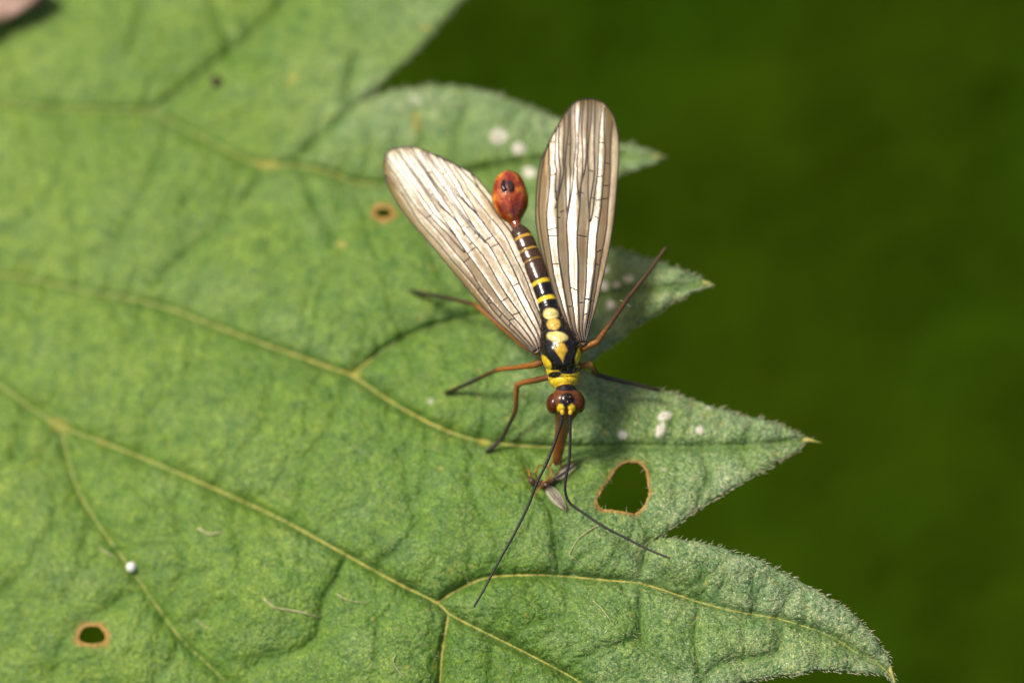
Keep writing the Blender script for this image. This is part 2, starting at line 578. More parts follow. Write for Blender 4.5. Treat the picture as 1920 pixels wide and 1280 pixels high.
# veins: (points, order). order 1 main, 2 side, 3 cross veins (only a groove in the blade)
VEINS = [
    ([(-560, 330), (-400, 450), (-200, 590), (0, 722), (60, 766), (115, 800), (190, 828), (300, 872), (400, 915), (520, 970), (640, 1035), (740, 1090), (820, 1130), (850, 1155), (950, 1205), (1060, 1262), (1110, 1295), (1230, 1380), (1400, 1490)], 1),
    ([(820, 1130), (870, 1100), (920, 1082), (1000, 1078), (1060, 1080), (1130, 1087), (1197, 1093), (1250, 1108), (1313, 1129), (1380, 1146), (1456, 1159), (1518, 1177), (1559, 1193), (1602, 1220), (1646, 1244), (1672, 1268)], 2),
    ([(842, 1150), (838, 1175), (830, 1220), (825, 1285), (815, 1400), (800, 1550)], 2),
    ([(115, 800), (128, 860), (150, 925), (190, 990), (245, 1065), (290, 1130), (340, 1197), (385, 1240), (440, 1290), (600, 1420)], 2),
    ([(-620, 470), (-300, 490), (0, 517), (60, 525), (150, 545), (240, 560), (320, 580), (400, 610), (480, 640), (560, 668), (620, 690), (662, 705), (720, 745), (790, 785), (850, 812), (902, 827), (982, 836), (1060, 839), (1195, 836), (1300, 838), (1420, 834), (1512, 825)], 1),
    ([(662, 703), (700, 672), (760, 634), (850, 602), (940, 585), (1060, 570), (1180, 548), (1325, 531)], 2),
    ([(-700, 150), (-300, 180), (0, 195), (100, 205), (200, 208), (285, 213), (340, 240), (400, 270), (460, 300), (500, 310), (560, 312), (620, 325), (665, 342), (740, 346), (850, 330), (980, 306), (1120, 296), (1235, 295)], 1),
    ([(285, 210), (350, 163), (430, 102), (500, 42), (535, 0), (620, -90), (800, -170), (1200, -230)], 2),
    ([(-760, -280), (-700, 150), (-620, 470), (-520, 800), (-330, 1200), (0, 1600), (300, 1880), (640, 2200)], 1),
    ([(-330, 1200), (0, 1330), (400, 1520), (800, 1720), (1190, 1880)], 2),
    # cross veins
    ([(495, 315), (480, 345), (455, 380), (400, 435), (340, 485), (290, 535)], 3),
    ([(662, 345), (682, 400), (700, 460), (730, 540), (765, 612)], 3),
    ([(664, 199), (622, 238), (575, 282), (545, 310)], 3),
    ([(664, 199), (652, 170), (662, 130), (670, 105)], 3),
    ([(979, 842), (991, 864), (1002, 895), (1012, 925), (1034, 961), (1043, 1019), (1050, 1077)], 3),
    ([(1198, 967), (1220, 1010), (1210, 1043), (1197, 1092)], 3),
    ([(1200, 1095), (1203, 1150), (1204, 1198), (1234, 1231), (1280, 1262)], 3),
    ([(1313, 1131), (1305, 1171), (1304, 1200), (1308, 1231), (1313, 1263), (1318, 1300)], 3),
    ([(1470, 1166), (1464, 1212), (1456, 1222), (1400, 1236), (1356, 1243), (1330, 1258), (1315, 1290)], 3),
    ([(1416, 1150), (1426, 1115), (1436, 1087)], 3),
    ([(1459, 1157), (1470, 1138), (1482, 1115)], 3),
    ([(1313, 1127), (1322, 1095), (1316, 1060)], 3),
    ([(651, 1042), (629, 1092), (610, 1120), (601, 1167), (591, 1199), (560, 1219), (531, 1230), (469, 1252)], 3),
    ([(766, 1108), (741, 1145), (713, 1170), (710, 1217), (700, 1285)], 3),
    ([(716, 1066), (741, 1033), (772, 995), (782, 942), (800, 880), (800, 800)], 3),
    ([(1066, 1084), (1064, 1117), (1069, 1155), (1090, 1200)], 3),
    ([(272, 1105), (220, 1130), (175, 1158), (144, 1175), (115, 1211), (103, 1267), (95, 1300)], 3),
    ([(340, 1200), (318, 1245), (293, 1276), (270, 1300)], 3),
    ([(469, 950), (453, 1014), (450, 1067), (444, 1124), (416, 1149), (360, 1170)], 3),
    ([(400, 610), (390, 660), (350, 720), (290, 760), (260, 850)], 3),
    ([(530, 660), (512, 720), (500, 790), (450, 850), (410, 915)], 3),
    ([(660, 712), (628, 780), (590, 850), (565, 920), (560, 985)], 3),
    ([(905, 830), (880, 880), (900, 960), (935, 1010), (940, 1078)], 3),
    ([(790, 786), (760, 850), (770, 930), (790, 1000)], 3),
    ([(120, 206), (125, 270), (115, 330), (140, 430), (150, 540)], 3),
    ([(320, 235), (300, 300), (250, 400), (215, 470), (200, 550)], 3),
    ([(0, 440), (60, 400), (120, 330)], 3),
    ([(60, 766), (40, 840), (0, 880), (-60, 960)], 3),
    ([(160, 940), (90, 1000), (40, 1080), (0, 1120)], 3),
    ([(200, 208), (230, 120), (260, 60), (280, -40)], 3),
    ([(430, 102), (420, 50), (380, -30)], 3),
    ([(560, 312), (600, 400), (640, 470), (600, 560), (580, 672)], 3),
    ([(850, 330), (860, 250), (880, 200)], 3),
    ([(760, 345), (790, 260), (780, 200)], 3),
    ([(850, 602), (830, 520), (800, 450), (760, 346)], 3),
    ([(940, 585), (950, 640), (920, 720), (905, 826)], 3),
    ([(760, 634), (800, 700), (850, 750), (850, 812)], 3),
    ([(1300, 838), (1330, 880), (1310, 940)], 3),
    ([(1250, 838), (1265, 790), (1250, 745)], 3),
    ([(1380, 836), (1400, 870)], 3),
    ([(1400, 836), (1410, 800)], 3),
    ([(950, 1205), (1000, 1170), (1060, 1155)], 3),
    ([(1060, 1262), (1120, 1220), (1204, 1198)], 3),
    ([(925, 1192), (920, 1250), (930, 1300)], 3),
    ([(350, 890), (330, 960), (345, 1040), (330, 1120), (310, 1160)], 3),
]
STRONG = {(495, 315), (664, 199), (979, 842), (1198, 967), (1313, 1131), (1470, 1166), (651, 1042), (272, 1105), (340, 1200), (1200, 1095)}
vein_pl = [(resample(cr(p, 8), 9), o) for p, o in VEINS]
# ladder of fine side veins leaving the main ones
side = []
for (pl, o) in vein_pl:
    if o > 2:
        continue
    q_ = resample(pl, 62)
    for i in range(1, len(q_) - 1):
        if not (-20 < q_[i, 0] < 1640 and -20 < q_[i, 1] < 1300):
            continue
        d_ = q_[i + 1] - q_[i - 1]; d_ /= np.linalg.norm(d_)
        for sg in (-1, 1):
            a_ = rng.uniform(1.05, 1.45) * sg
            st = q_[i] + d_ * rng.uniform(-22, 22)
            pts_ = [st]
            for k_ in range(int(rng.integers(3, 6))):
                a_ += rng.normal(0, .28)
                pts_.append(pts_[-1] + 27 * np.array([d_[0] * math.cos(a_) - d_[1] * math.sin(a_), d_[0] * math.sin(a_) + d_[1] * math.cos(a_)]))
            side.append(np.array(pts_))
vein_pl = [(pl, o if o < 3 or p[0] in STRONG else 4) for (pl, o), (p, _) in zip(vein_pl, VEINS)]
vein_pl += [(resample(cr(p, 5), 9), 5) for p in side]


def t_leaf(px, py):
    # the blade leans back from the lens; its toothed end curls level
    a = np.asarray((1050 - py) / 300.0); b = np.asarray((1350 - px) / 300.0)
    sp = lambda v, k: np.logaddexp(0, v * k) / k
    lift3 = 0.42 / (1 + np.exp(-(np.asarray(px) - 1190) / 28.0)) * np.exp(-((np.asarray(py) - 545) / 80.0) ** 2)
    return -lift3 + 0.02 + 0.40 * sp(a, 3.0) + 0.10 * a + 0.17 * sp(b, 3.0) + 0.02 * b


# unit normal of the blade's plane
_a = P(1000, 700, t_leaf(1000, 700)); _b = P(1200, 700, t_leaf(1200, 700)); _c = P(1000, 500, t_leaf(1000, 500))
NRM = np.cross(_b - _a, _c - _a); NRM /= np.linalg.norm(NRM)
if NRM @ FW > 0:
    NRM = -NRM
TILT = float(-(NRM @ FW))


def vein_fields(q):
    d = {k: np.full(len(q), 1e9) for k in (1, 2, 3, 4, 5)}
    for pl, o in vein_pl:
        lo = pl.min(0) - 160; hi = pl.max(0) + 160
        m = np.where(((q > lo) & (q < hi)).all(1))[0]
        if len(m):
            d[o][m] = np.minimum(d[o][m], seg_dist(q[m], pl))
    return d


outline_closed = np.vstack([outline, outline[:1]])


def edge_field(q):
    best = np.full(len(q), 1e9)
    m = np.where((q[:, 0] > 500) & (q[:, 1] > -80) & (q[:, 1] < 1400))[0]
    if len(m):
        near = [i for i in range(len(outline)) if outline[i, 0] > 450 and -120 < outline[i, 1] < 1450]
        pts = outline[near]
        for k in range(0, len(m), 4000):
            mm = m[k:k + 4000]
            best[mm] = np.sqrt(((q[mm][:, None, :] - pts[None]) ** 2).sum(2).min(1))
    return best


def relief(q, d=None, de=None):
    d = d or vein_fields(q)
    de = edge_field(q) if de is None else de
    dm = np.minimum(np.minimum(d[1], d[2]), d[3] * 1.1 + 3)
    d12 = np.minimum(d[1], d[2])
    ks = np.clip(0.12 + q[:, 0] / 1000, 0.2, 1.0) * np.where(q[:, 0] > 1080, np.clip(1 - (q[:, 0] - 1080) / 300, .6, 1), 1)
    r = 0.046 * ks * (1 - np.exp(-(dm / 11.0) ** 1.4)) - 0.020 * np.exp(-(d[4] / 11) ** 1.5) - 0.013 * np.exp(-(d[5] / 8) ** 1.5) + 0.042 * (1 - np.exp(-dm / 45.0)) + 0.035 * (1 - np.exp(-(d12 / 90) ** 2))
    x, y = q[:, 0], q[:, 1]
    r = r + 0.042 * (lattice_noise(x / 95, y / 80, 1) - 0.5) + 0.010 * (lattice_noise(x / 34, y / 30, 2) - 0.5)
    r = r + 0.006 * (lattice_noise(x / 12, y / 11, 4) - 0.5)
    r = r - 0.035 * np.exp(-de / 10.0) - 0.010 * np.exp(-(d12 / 8.0) ** 2)
    # the whole blade arches a little between its base and its teeth
    r = r - 0.00000022 * ((x - 900) ** 2) * (x > 900) - 0.00000012 * ((x - 300) ** 2) * (x < 300)
    return r


def leaf_at(px, py, lift=0.0):
    q = np.stack(np.broadcast_arrays(np.asarray(px, float), np.asarray(py, float)), -1).reshape(-1, 2)
    return P(q[:, 0], q[:, 1], t_leaf(q[:, 0], q[:, 1]) - (relief(q) + lift) / TILT)


def build_leaf():
    pts = [outline] + hole_loops
    edges = []
    base = 0
    for lp in pts:
        n = len(lp)
        edges += [(base + i, base + (i + 1) % n) for i in range(n)]
        base += n
    bnd = np.vstack(pts)
    # interior points: fine where the picture is sharp, coarser where it is blurred or out of frame
    def grid(x0, x1, y0, y1, s):
        xs = np.arange(x0, x1, s); ys = np.arange(y0, y1, s * 0.87)
        X, Y = np.meshgrid(xs, ys)
        X = X + (np.arange(len(ys)) % 2)[:, None] * s * 0.5
        g = np.stack([X, Y], -1).reshape(-1, 2)
        return g + (rng.random(g.shape) - 0.5) * s * 0.3
    A = grid(560, 1720, 130, 1300, 4.2)
    B = grid(-30, 1400, -30, 1300, 6.5)
    B = B[~((B[:, 0] > 556) & (B[:, 1] > 126))]
    C = grid(-1500, 1700, -700, 2300, 30)
    C = C[~((C[:, 0] > -45) & (C[:, 1] > -45) & (C[:, 1] < 1318))]
    q = np.vstack([A, B, C])
    q = q[inside(outline, q)]
    for h in hole_loops:
        q = q[~inside(h, q)]
    # keep clear of the boundary
    keep = np.ones(len(q), bool)
    for k in range(0, len(q), 3000):
        dd = np.sqrt(((q[k:k + 3000][:, None, :] - bnd[None]) ** 2).sum(2).min(1))
        keep[k:k + 3000] = dd > 2.3
    q = q[keep]
    allp = np.vstack([bnd, q])
    r = delaunay_2d_cdt([Vector(p) for p in allp], edges, [], 0, 1e-6)
    vv = np.array([(v.x, v.y) for v in r[0]])
    ff = np.array([f for f in r[2] if len(f) == 3])
    cen = vv[ff].mean(1)
    ok = inside(outline, cen)
    for h in hole_loops:
        ok &= ~inside(h, cen)
    ff = ff[ok]
    d = vein_fields(vv); de = edge_field(vv)
    rl = relief(vv, d, de)
    co = P(vv[:, 0], vv[:, 1], t_leaf(vv[:, 0], vv[:, 1]) - rl / TILT)
    # face up
    n0 = np.cross(co[ff[:, 1]] - co[ff[:, 0]], co[ff[:, 2]] - co[ff[:, 0]])
    flip = (n0 @ NRM) < 0
    ff[flip] = ff[flip][:, ::-1]
    x, y = vv[:, 0], vv[:, 1]
    # pigment marks
    spot = np.zeros(len(vv)); stain = np.zeros(len(vv))
    def mark(cx, cy_, rx, ry, rot=0.0, soft=0.35, amt=1.0):
        c, s = math.cos(rot), math.sin(rot)
        u = ((x - cx) * c + (y - cy_) * s) / rx; v = (-(x - cx) * s + (y - cy_) * c) / ry
        rr = np.sqrt(u * u + v * v)
        wob = 0.35 * (lattice_noise(x / 6, y / 6, 11) - 0.5)
        return amt * np.clip((1 + soft / 2 - rr + wob) / soft, 0, 1)
    for m in [(935, 255, 14, 14), (972, 278, 12, 11), (992, 323, 12, 10), (1134, 505, 8, 7), (1131, 535, 10, 9), (1156, 533, 8, 7, 0, .3, .9), (1178, 522, 9, 7, 0, .3, .9),
              (1145, 571, 9, 9), (1167, 815, 9, 8), (1246, 779, 14, 8, -.25), (1238, 806, 8, 15, .45), (1312, 806, 8, 7), (1245, 880, 6, 3, .3, .5, .5), (778, 188, 9, 8, 0, .5, .5),
              (807, 752, 6, 5, 0, .6, .5), (1328, 764, 5, 4, 0, .5, .6)]:
        spot = np.maximum(spot, mark(*m))
    for m in [(780, 228, 8, 22, -.15), (640, 458, 8, 7), (665, 700, 12, 8, .6), (190, 828, 8, 6), (112, 798, 22, 10, .5), (500, 308, 22, 9, .1), (905, 828, 12, 6, .3), (550, 148, 9, 7), (798, 52, 8, 6)]:
        stain = np.maximum(stain, 0.75 * mark(*m, soft=.8))
    for k in range(70):
        cx = rng.uniform(620, 1600); cy_ = rng.uniform(500, 1270)
        stain = np.maximum(stain, mark(cx, cy_, rng.uniform(2.5, 4.5), rng.uniform(2, 4), 0, .8, rng.uniform(.3, .8)))
    rim = np.zeros(len(vv))
    for h, w in zip(hole_loops, (5.5, 8.5, 10.0)):
        dh = seg_dist(vv, np.vstack([h, h[:1]]))
        rim = np.maximum(rim, np.clip((w * (.55 + .8 * lattice_noise(x / 9, y / 9, 8)) + 2 * (lattice_noise(x / 4, y / 4, 18) - .5) - dh) / (.45 * w), 0, 1))
    veinm = np.maximum(np.exp(-(d[1] / 11) ** 2), np.exp(-(d[2] / 9) ** 2))
    veinm = np.maximum(veinm, 0.85 * np.exp(-(np.minimum(d[3], d[4] + 1) / 6) ** 2))
    veinm = np.maximum(veinm, 0.5 * np.exp(-(d[5] / 4.5) ** 2))
    grey = np.clip(1.0 - de / 240.0, 0, 1) ** 1.5 * 0.62 + np.clip((x - 950) / 650, 0, 1) * 0.38
    grey = np.clip(grey * (0.6 + 0.8 * lattice_noise(x / 60, y / 60, 21)) + 0.5 * np.clip(lattice_noise(x / 75, y / 60, 23) - .55, 0, 1), 0, 0.95)  # last noise term paints pale patches of sheen into the colour
    yel = np.clip(1.1 - (x + 0.25 * y) / 1000, 0, 1) * 0.32 + 0.6 * np.clip(lattice_noise(x / 120, y / 110, 31) - 0.5, 0, 1)
    o = mesh_obj('lamina', co, ff, M_LEAF, LEAF, col=np.stack([spot, rim, veinm], 1))
    ca = o.data.color_attributes.new('age_sheen', 'FLOAT_COLOR', 'POINT')
    cc = np.ones((len(vv), 4), np.float32); cc[:, 0] = grey; cc[:, 1] = np.clip(yel, 0, .8); cc[:, 2] = stain
    ca.data.foreach_set('color', cc.ravel())
    so = o.modifiers.new('thickness', 'SOLIDIFY'); so.thickness = 0.022; so.offset = -1
    # raised main and side veins, each its own piece
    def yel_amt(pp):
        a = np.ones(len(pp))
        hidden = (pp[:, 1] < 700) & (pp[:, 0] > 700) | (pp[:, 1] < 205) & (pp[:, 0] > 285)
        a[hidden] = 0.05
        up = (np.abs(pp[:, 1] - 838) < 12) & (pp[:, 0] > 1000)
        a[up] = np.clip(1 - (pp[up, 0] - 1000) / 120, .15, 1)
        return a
    for pl, order in vein_pl:
        if order >= 3:
            continue
        pp = resample(pl, 7)
        n = len(pp)
        u = np.linspace(0, 1, n)
        r0 = (3.7 if order == 1 else 2.4)
        rad = (r0 * (1 - 0.62 * u)) * PXC
        rad = rad * (0.85 + 0.3 * lattice_noise(pp[:, 0] / 9, pp[:, 1] / 9, 6))
        rad = np.where((np.abs(pp[:, 1] - 838) < 14) & (pp[:, 0] > 1050), rad * .55, rad)
        path = leaf_at(pp[:, 0], pp[:, 1], 0.0) + NRM * (0.25 * rad)[:, None]
        v, f = tube(path, rad, 8)
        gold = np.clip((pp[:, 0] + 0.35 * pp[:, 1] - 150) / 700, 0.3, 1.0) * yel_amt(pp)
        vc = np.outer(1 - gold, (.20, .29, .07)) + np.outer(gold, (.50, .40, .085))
        mesh_obj('vein', v, f, M_VEIN, LEAF, col=np.repeat(vc, 8, 0))
    # brown scarred rims round the eaten holes
    for h, w in zip(hole_loops, (1.5, 2.0, 1.5)):
        hc = np.vstack([h, h[:1]])
        pp = resample(hc, 3)
        path = leaf_at(pp[:, 0], pp[:, 1], -0.004)
        path[-1] = path[0]
        rad = w * PXC * (0.7 + 0.6 * lattice_noise(pp[:, 0] / 6, pp[:, 1] / 6, 17))
        rad[-1] = rad[0]
        v, f = tube(path, rad, 8, cap=False)
        mesh_obj('hole_rim', v, f, M_RIM, LEAF)
    # hairs
    def hair_mesh(name, roots, dirs, lens, rad0, curl):
        V, F = [], []
        for p, dv, L, cv in zip(roots, dirs, lens, curl):
            b = len(V)
            side = np.cross(dv, NRM); side /= np.linalg.norm(side) + 1e-9
            upv = np.cross(side, dv)
            for i, u in enumerate((0.0, 0.5, 0.85)):
                c = p + dv * L * u + cv * L * u * u
                r_ = rad0 * (1 - 0.75 * u)
                for k in range(3):
                    a = k * 2.0944
                    V.append(c + r_ * (math.cos(a) * side + math.sin(a) * upv))
            V.append(p + dv * L + cv * L)
            for i in range(2):
                for k in range(3):
                    k2 = (k + 1) % 3
                    F.append((b + 3 * i + k, b + 3 * i + k2, b + 3 * i + 3 + k2, b + 3 * i + 3 + k))
            for k in range(3):
                F.append((b + 6 + k, b + 6 + (k + 1) % 3, b + 9))
        h = mesh_obj(name, V, F, M_HAIR, LEAF)
        h['kind'] = 'stuff'
    ex = (P(1100, 700, 0) - P(1000, 700, 0)); ex /= np.linalg.norm(ex)
    ex = ex - NRM * (ex @ NRM); ex /= np.linalg.norm(ex)
    ey = np.cross(ex, NRM)       # points down the picture
    if ey @ UP > 0:
        ey = -ey
    tang = np.roll(outline, -1, 0) - np.roll(outline, 1, 0)
    tang /= np.linalg.norm(tang, axis=1)[:, None] + 1e-9
    nor = np.stack([tang[:, 1], -tang[:, 0]], 1)
    test = inside(outline, outline + nor * 3)
    nor[test] *= -1
    sel = [i for i in range(len(outline)) if 640 < outline[i, 0] < 1720 and -20 < outline[i, 1] < 1330]
    roots, dirs, lens, curl = [], [], [], []
    rp = leaf_at(outline[sel][:, 0], outline[sel][:, 1], -0.001)
    for j, i in enumerate(sel):
        for rep in range(int(rng.random() < .6)):
            tip = tang[i] if nor[i, 0] * 0 + tang[i, 0] > 0 else -tang[i]
            dv2 = nor[i] * rng.uniform(0.4, 1.0) + tip * rng.uniform(0.3, 1.3) + rng.normal(0, .2, 2)
            dv = ex * dv2[0] + ey * dv2[1] + NRM * rng.uniform(0.3, 1.3)
            dv /= np.linalg.norm(dv)
            roots.append(rp[j] + (rng.random(3) - .5) * 0.012); dirs.append(dv)
            lens.append(rng.uniform(0.014, 0.034) * (1.5 if rng.random() < .2 else 1)); tv = ex * tip[0] + ey * tip[1]
            curl.append(tv * rng.uniform(0.1, 0.5) - NRM * rng.uniform(0, .3))
    hair_mesh('margin_hair', roots, dirs, lens, 0.0027, curl)
    # hairs over the skin, thickest near the margin
    q = np.stack([rng.uniform(620, 1690, 34000), rng.uniform(180, 1300, 34000)], 1)
    q = q[inside(outline, q)]
    for h in hole_loops:
        q = q[~inside(h, q)]
    de_ = edge_field(q)
    pr = 0.10 + 0.75 * np.exp(-de_ / 30) + 0.22 * np.exp(-de_ / 120)
    q = q[rng.random(len(q)) < pr]
    rp = leaf_at(q[:, 0], q[:, 1], -0.002)
    n = len(q)
    ang = rng.normal(0.35, 0.7, n)
    dirs = np.cos(ang)[:, None] * ex + np.sin(ang)[:, None] * ey + NRM * rng.uniform(0.15, 0.8, n)[:, None]
    dirs /= np.linalg.norm(dirs, axis=1)[:, None]
    curl = dirs * 0 + ex * rng.uniform(0, .4, n)[:, None] - NRM * rng.uniform(.1, .45, n)[:, None]
    hair_mesh('skin_hair', rp, dirs, rng.uniform(0.014, 0.034, n), 0.0017, curl)
    # hairs reaching across the eaten hole
    h = hole_loops[0]; c0 = h.mean(0)
    roots, dirs, lens, curl = [], [], [], []
    for i in range(0, len(h), 3):
        v2 = (c0 - h[i]); v2 /= np.linalg.norm(v2); v2 = v2 + rng.normal(0, .5, 2)
        dv = ex * v2[0] + ey * v2[1] + NRM * rng.uniform(-.3, .3); dv /= np.linalg.norm(dv)
        roots.append(leaf_at(h[i, 0], h[i, 1], -0.005)[0]); dirs.append(dv); lens.append(rng.uniform(.008, .03) if i % 4 else rng.uniform(.03, .06)); curl.append(np.zeros(3))
    hair_mesh('hole_hair', roots, dirs, lens, 0.0018, curl)
    # spiny points of the teeth
    for (a, b, r_) in (((1506, 824), (1543, 831), 4.5), ((1318, 529), (1340, 536), 4.0), ((1668, 1250), (1682, 1292), 4.0), ((1226, 293), (1245, 296), 4.5)):
        u = np.linspace(0, 1, 8)
        pa = leaf_at(*a, -0.01)[0]
        ta = t_leaf(*a)
        pb = P(b[0], b[1], t_leaf(*b) - (relief(np.array([a], float))[0] - 0.02) / TILT)
        path = pa + np.outer(u, pb - pa) + NRM * (0.012 * np.sin(u * math.pi))[:, None]
        v, f = tube(path, r_ * PXC * (1 - 0.93 * u) + 0.0005, 8)
        mesh_obj('tooth_spine', v, f, M_VEIN, LEAF, col=np.tile((.50, .42, .10), (len(v), 1)))
    # leaf stalk beyond the picture
    path = np.array([leaf_at(-700, -330, -0.02)[0], leaf_at(-900, -620, 0)[0] + NRM * -0.4, leaf_at(-1100, -900, 0)[0] + NRM * -2.0, leaf_at(-1250, -1100, 0)[0] + NRM * -5.0])
    v, f = tube(cr(path, 10), 0.12, 12)
    mesh_obj('leaf_stalk', v, f, M_VEIN, LEAF, col=np.tile((.16, .235, .035), (len(v), 1)))


LEAF = empty('nettle_leaf', P(600, 700, t_leaf(600, 700)))
tag(LEAF, 'large green hairy leaf with toothed edge, yellow veins and eaten holes', 'leaf')
build_leaf()


# ------------------------------------------------------------------ the scorpionfly
FLY = empty('scorpionfly', P(1050, 660, 0.6))
tag(FLY, 'yellow and black scorpionfly with clear veined wings and red bulbous tail', 'insect')

SPINE = np.array([
    (950, 324, .42, 1.5, 1.5), (950.3, 325.5, .42, 8, 7.5), (951, 329, .41, 15, 14), (952.5, 338, .39, 26.5, 25), (955, 357, .37, 33, 31), (957, 375, .36, 35, 32), (960, 392, .35, 31, 28), (963, 406, .34, 21.5, 20),
    (966, 416, .33, 11.5, 11), (968, 421, .32, 8.5, 8.5), (970, 428, .315, 9.5, 9.5), (973, 434, .30, 16.5, 15), (979, 446, .28, 20, 18), (988, 467, .25, 20.5, 18), (998, 490, .22, 20.5, 18),
    (1007, 512, .19, 20, 18), (1016, 535, .16, 19, 18), (1024, 560, .13, 18.5, 18), (1031, 585, .10, 20, 20), (1036, 605, .085, 23, 24), (1041, 622, .07, 29, 30),
    (1046, 640, .05, 34, 36), (1050, 655, .04, 37, 39), (1053, 670, .04, 36, 37), (1055, 683, .05, 33, 32), (1056, 695, .06, 31.5, 28), (1057, 708, .06, 29.5, 26),
    (1058, 719, .05, 25, 22), (1059, 727, .04, 17, 17), (1060, 732, .03, 21, 18), (1061, 740, .025, 29, 22), (1062, 752, .02, 31, 26), (1062, 762, .045, 27, 24),
    (1060, 772, .075, 22, 21), (1058, 782, .12, 18, 16), (1055, 800, .19, 14, 12), (1051, 820, .26, 12, 10), (1047, 845, .33, 10, 9), (1044, 862, .38, 8.5, 8), (1042.5, 870, .40, 4, 4),
], float)


def ell(x, y, cx, cy_, rx, ry, rot=0.0, soft=0.30):
    c, s = math.cos(rot), math.sin(rot)
    u = ((x - cx) * c + (y - cy_) * s) / rx; v = (-(x - cx) * s + (y - cy_) * c) / ry
    wob = .16 * (lattice_noise(np.asarray(x) / 7, np.asarray(y) / 7, 61) - .5)
    return np.clip((1 + wob - np.sqrt(u * u + v * v)) / soft + 0.5, 0, 1)


BACKPTS = []


def build_body():
    sp = cr(SPINE, 12)
    m = len(sp); n = 112
    ctr = P(sp[:, 0], sp[:, 1], sp[:, 2])
    tan = np.gradient(ctr, axis=0); tan /= np.linalg.norm(tan, axis=1)[:, None]
    lat = np.cross(tan, -FW); lat /= np.linalg.norm(lat, axis=1)[:, None]
    dor = np.cross(lat, tan)
    th = np.arange(n) * 2 * math.pi / n
    # ring depth of abdominal segment grooves, by y of the spine
    yy = sp[:, 1]
    groove = np.zeros(m)
    for g in (447, 470, 492, 530, 560, 577, 597, 619, 687, 712):
        groove += np.exp(-((yy - g) / 2.6) ** 2)
    gw = np.where(yy < 430, 0, 1.3) * groove
    hw = (sp[:, 3] - gw) * PXC; hh = (sp[:, 4] - gw) * PXC
    V = ctr[:, None, :] + (hw[:, None] * np.cos(th))[..., None] * lat[:, None, :] + (hh[:, None] * np.sin(th))[..., None] * dor[:, None, :]
    # pixel position of every vertex, used to lay the markings out on the back
    rel = V - CAM
    dep = rel @ FW
    X = 960 + FPX * (rel @ RT) / dep; Y = 640 - FPX * (rel @ UP) / dep
    back = np.sin(th)[None, :] > -0.15
    bump = np.zeros_like(X)
    for (cx, cy_, rx, ry, hgt, rot) in ((1051, 656, 10, 20, 2.2, 0), (1044, 631, 19, 9, 3.0, 0.12), (1038, 607, 11, 11, 3.5, 0), (1033, 588, 13, 10, 3.0, 0), (1030, 664, 13, 16, 2.4, .2), (1073, 662, 11, 16, 2.0, -.2),
                                  (1063, 748, 11, 13, 2.5, 0), (1051, 765, 7, 8, 3.5, .2), (1072, 765, 7, 8, 3.5, -.2), (1024, 680, 8, 12, 2.5, -.6), (1084, 668, 6, 14, 2.5, .3), (1046, 700, 20, 6, 1.5, -.1)):
        u = (((X - cx) * math.cos(rot) + (Y - cy_) * math.sin(rot)) / rx) ** 2 + ((-(X - cx) * math.sin(rot) + (Y - cy_) * math.cos(rot)) / ry) ** 2
        bump += np.where(back, .6 * hgt * np.clip(1 - u, 0, 1) ** 0.7, 0)
    nrm = np.cos(th)[None, :, None] * lat[:, None, :] + np.sin(th)[None, :, None] * dor[:, None, :]
    V = V + nrm * (bump * PXC)[..., None]
    S = np.repeat(yy[:, None], n, 1)
    BLK = np.array((.010, .008, .007)); YEL = np.array((.84, .58, .02)); PALE = np.array((.80, .64, .22)); BRN = np.array((.15, .042, .007)); DBR = np.array((.045, .020, .012))
    GOLD = np.array((.62, .34, .03))
    C = np.broadcast_to(BLK, X.shape + (3,)).copy()
    def put(mask, colr):
        C[:] = C * (1 - mask[..., None]) + colr * mask[..., None]
    put(np.clip((540 - S) / 30, 0, 1) * (S > 425) * 0.85, np.array((.075, .036, .020)))
    for yc, w, colr, a in ((449, 2.6, GOLD, 1), (472, 1.5, GOLD, .8), (491, 1.2, GOLD, .5), (532, 3.2, YEL, 1), (563, 4.2, YEL, 1)):
        msk = np.clip((w - np.abs(S - yc - 0.0 * X)) / 1.0 + .5, 0, 1) * a
        put(msk * np.where(np.sin(th) > 0.25, 1, 0.45)[None, :], colr)
    put(np.where(back, ell(X, Y, 1033, 588, 14.5, 10.5), 0), PALE)
    put(np.where(back, ell(X, Y, 1038, 607, 12, 11.5), 0), np.array((.70, .44, .08)))
    put(np.where(back, ell(X, Y, 1044, 631, 19, 9.5, .12), 0), PALE)
    tear = np.where(Y > 656, ell(X, Y, 1051.5 + (Y - 656) * 0.15, 656, np.clip(11.5 * (1 - (Y - 656) / 24), .5, 12), 24), ell(X, Y, 1051, 656, 11, 14))
    put(np.where(back, tear, 0), np.array((.66, .40, .04)))
    # yellow shoulders, collar and the black bar across it
    put(np.where(back, np.maximum(ell(X, Y, 1023, 679, 8, 15, -.55), ell(X, Y, 1086, 664, 6, 18, .3)), 0), YEL)
    collar = np.clip((S - 684) / 2, 0, 1) * np.clip((729 - S) / 2, 0, 1)
    put(collar, YEL)
    put(np.where(back, np.clip(np.maximum(ell(X, Y, 1040, 702, 14, 6, -.15), ell(X, Y, 1068, 694, 20, 7.5, -.1)), 0, 1), 0), BLK)
    side = np.where(~back, 1.0, 0.0) * ((S > 600) & (S < 728))
    put(side * 0.85, YEL * .8)
    put(np.clip((S - 726) / 2, 0, 1), BRN)
    put(np.where(back, np.maximum(ell(X, Y, 1063, 727, 20, 6), ell(X, Y, 1064, 750, 14, 15)), 0) * (S > 722), BLK)
    put(np.where(back, ell(X, Y, 1062, 762, 14, 7), 0) * (S > 735), BLK)
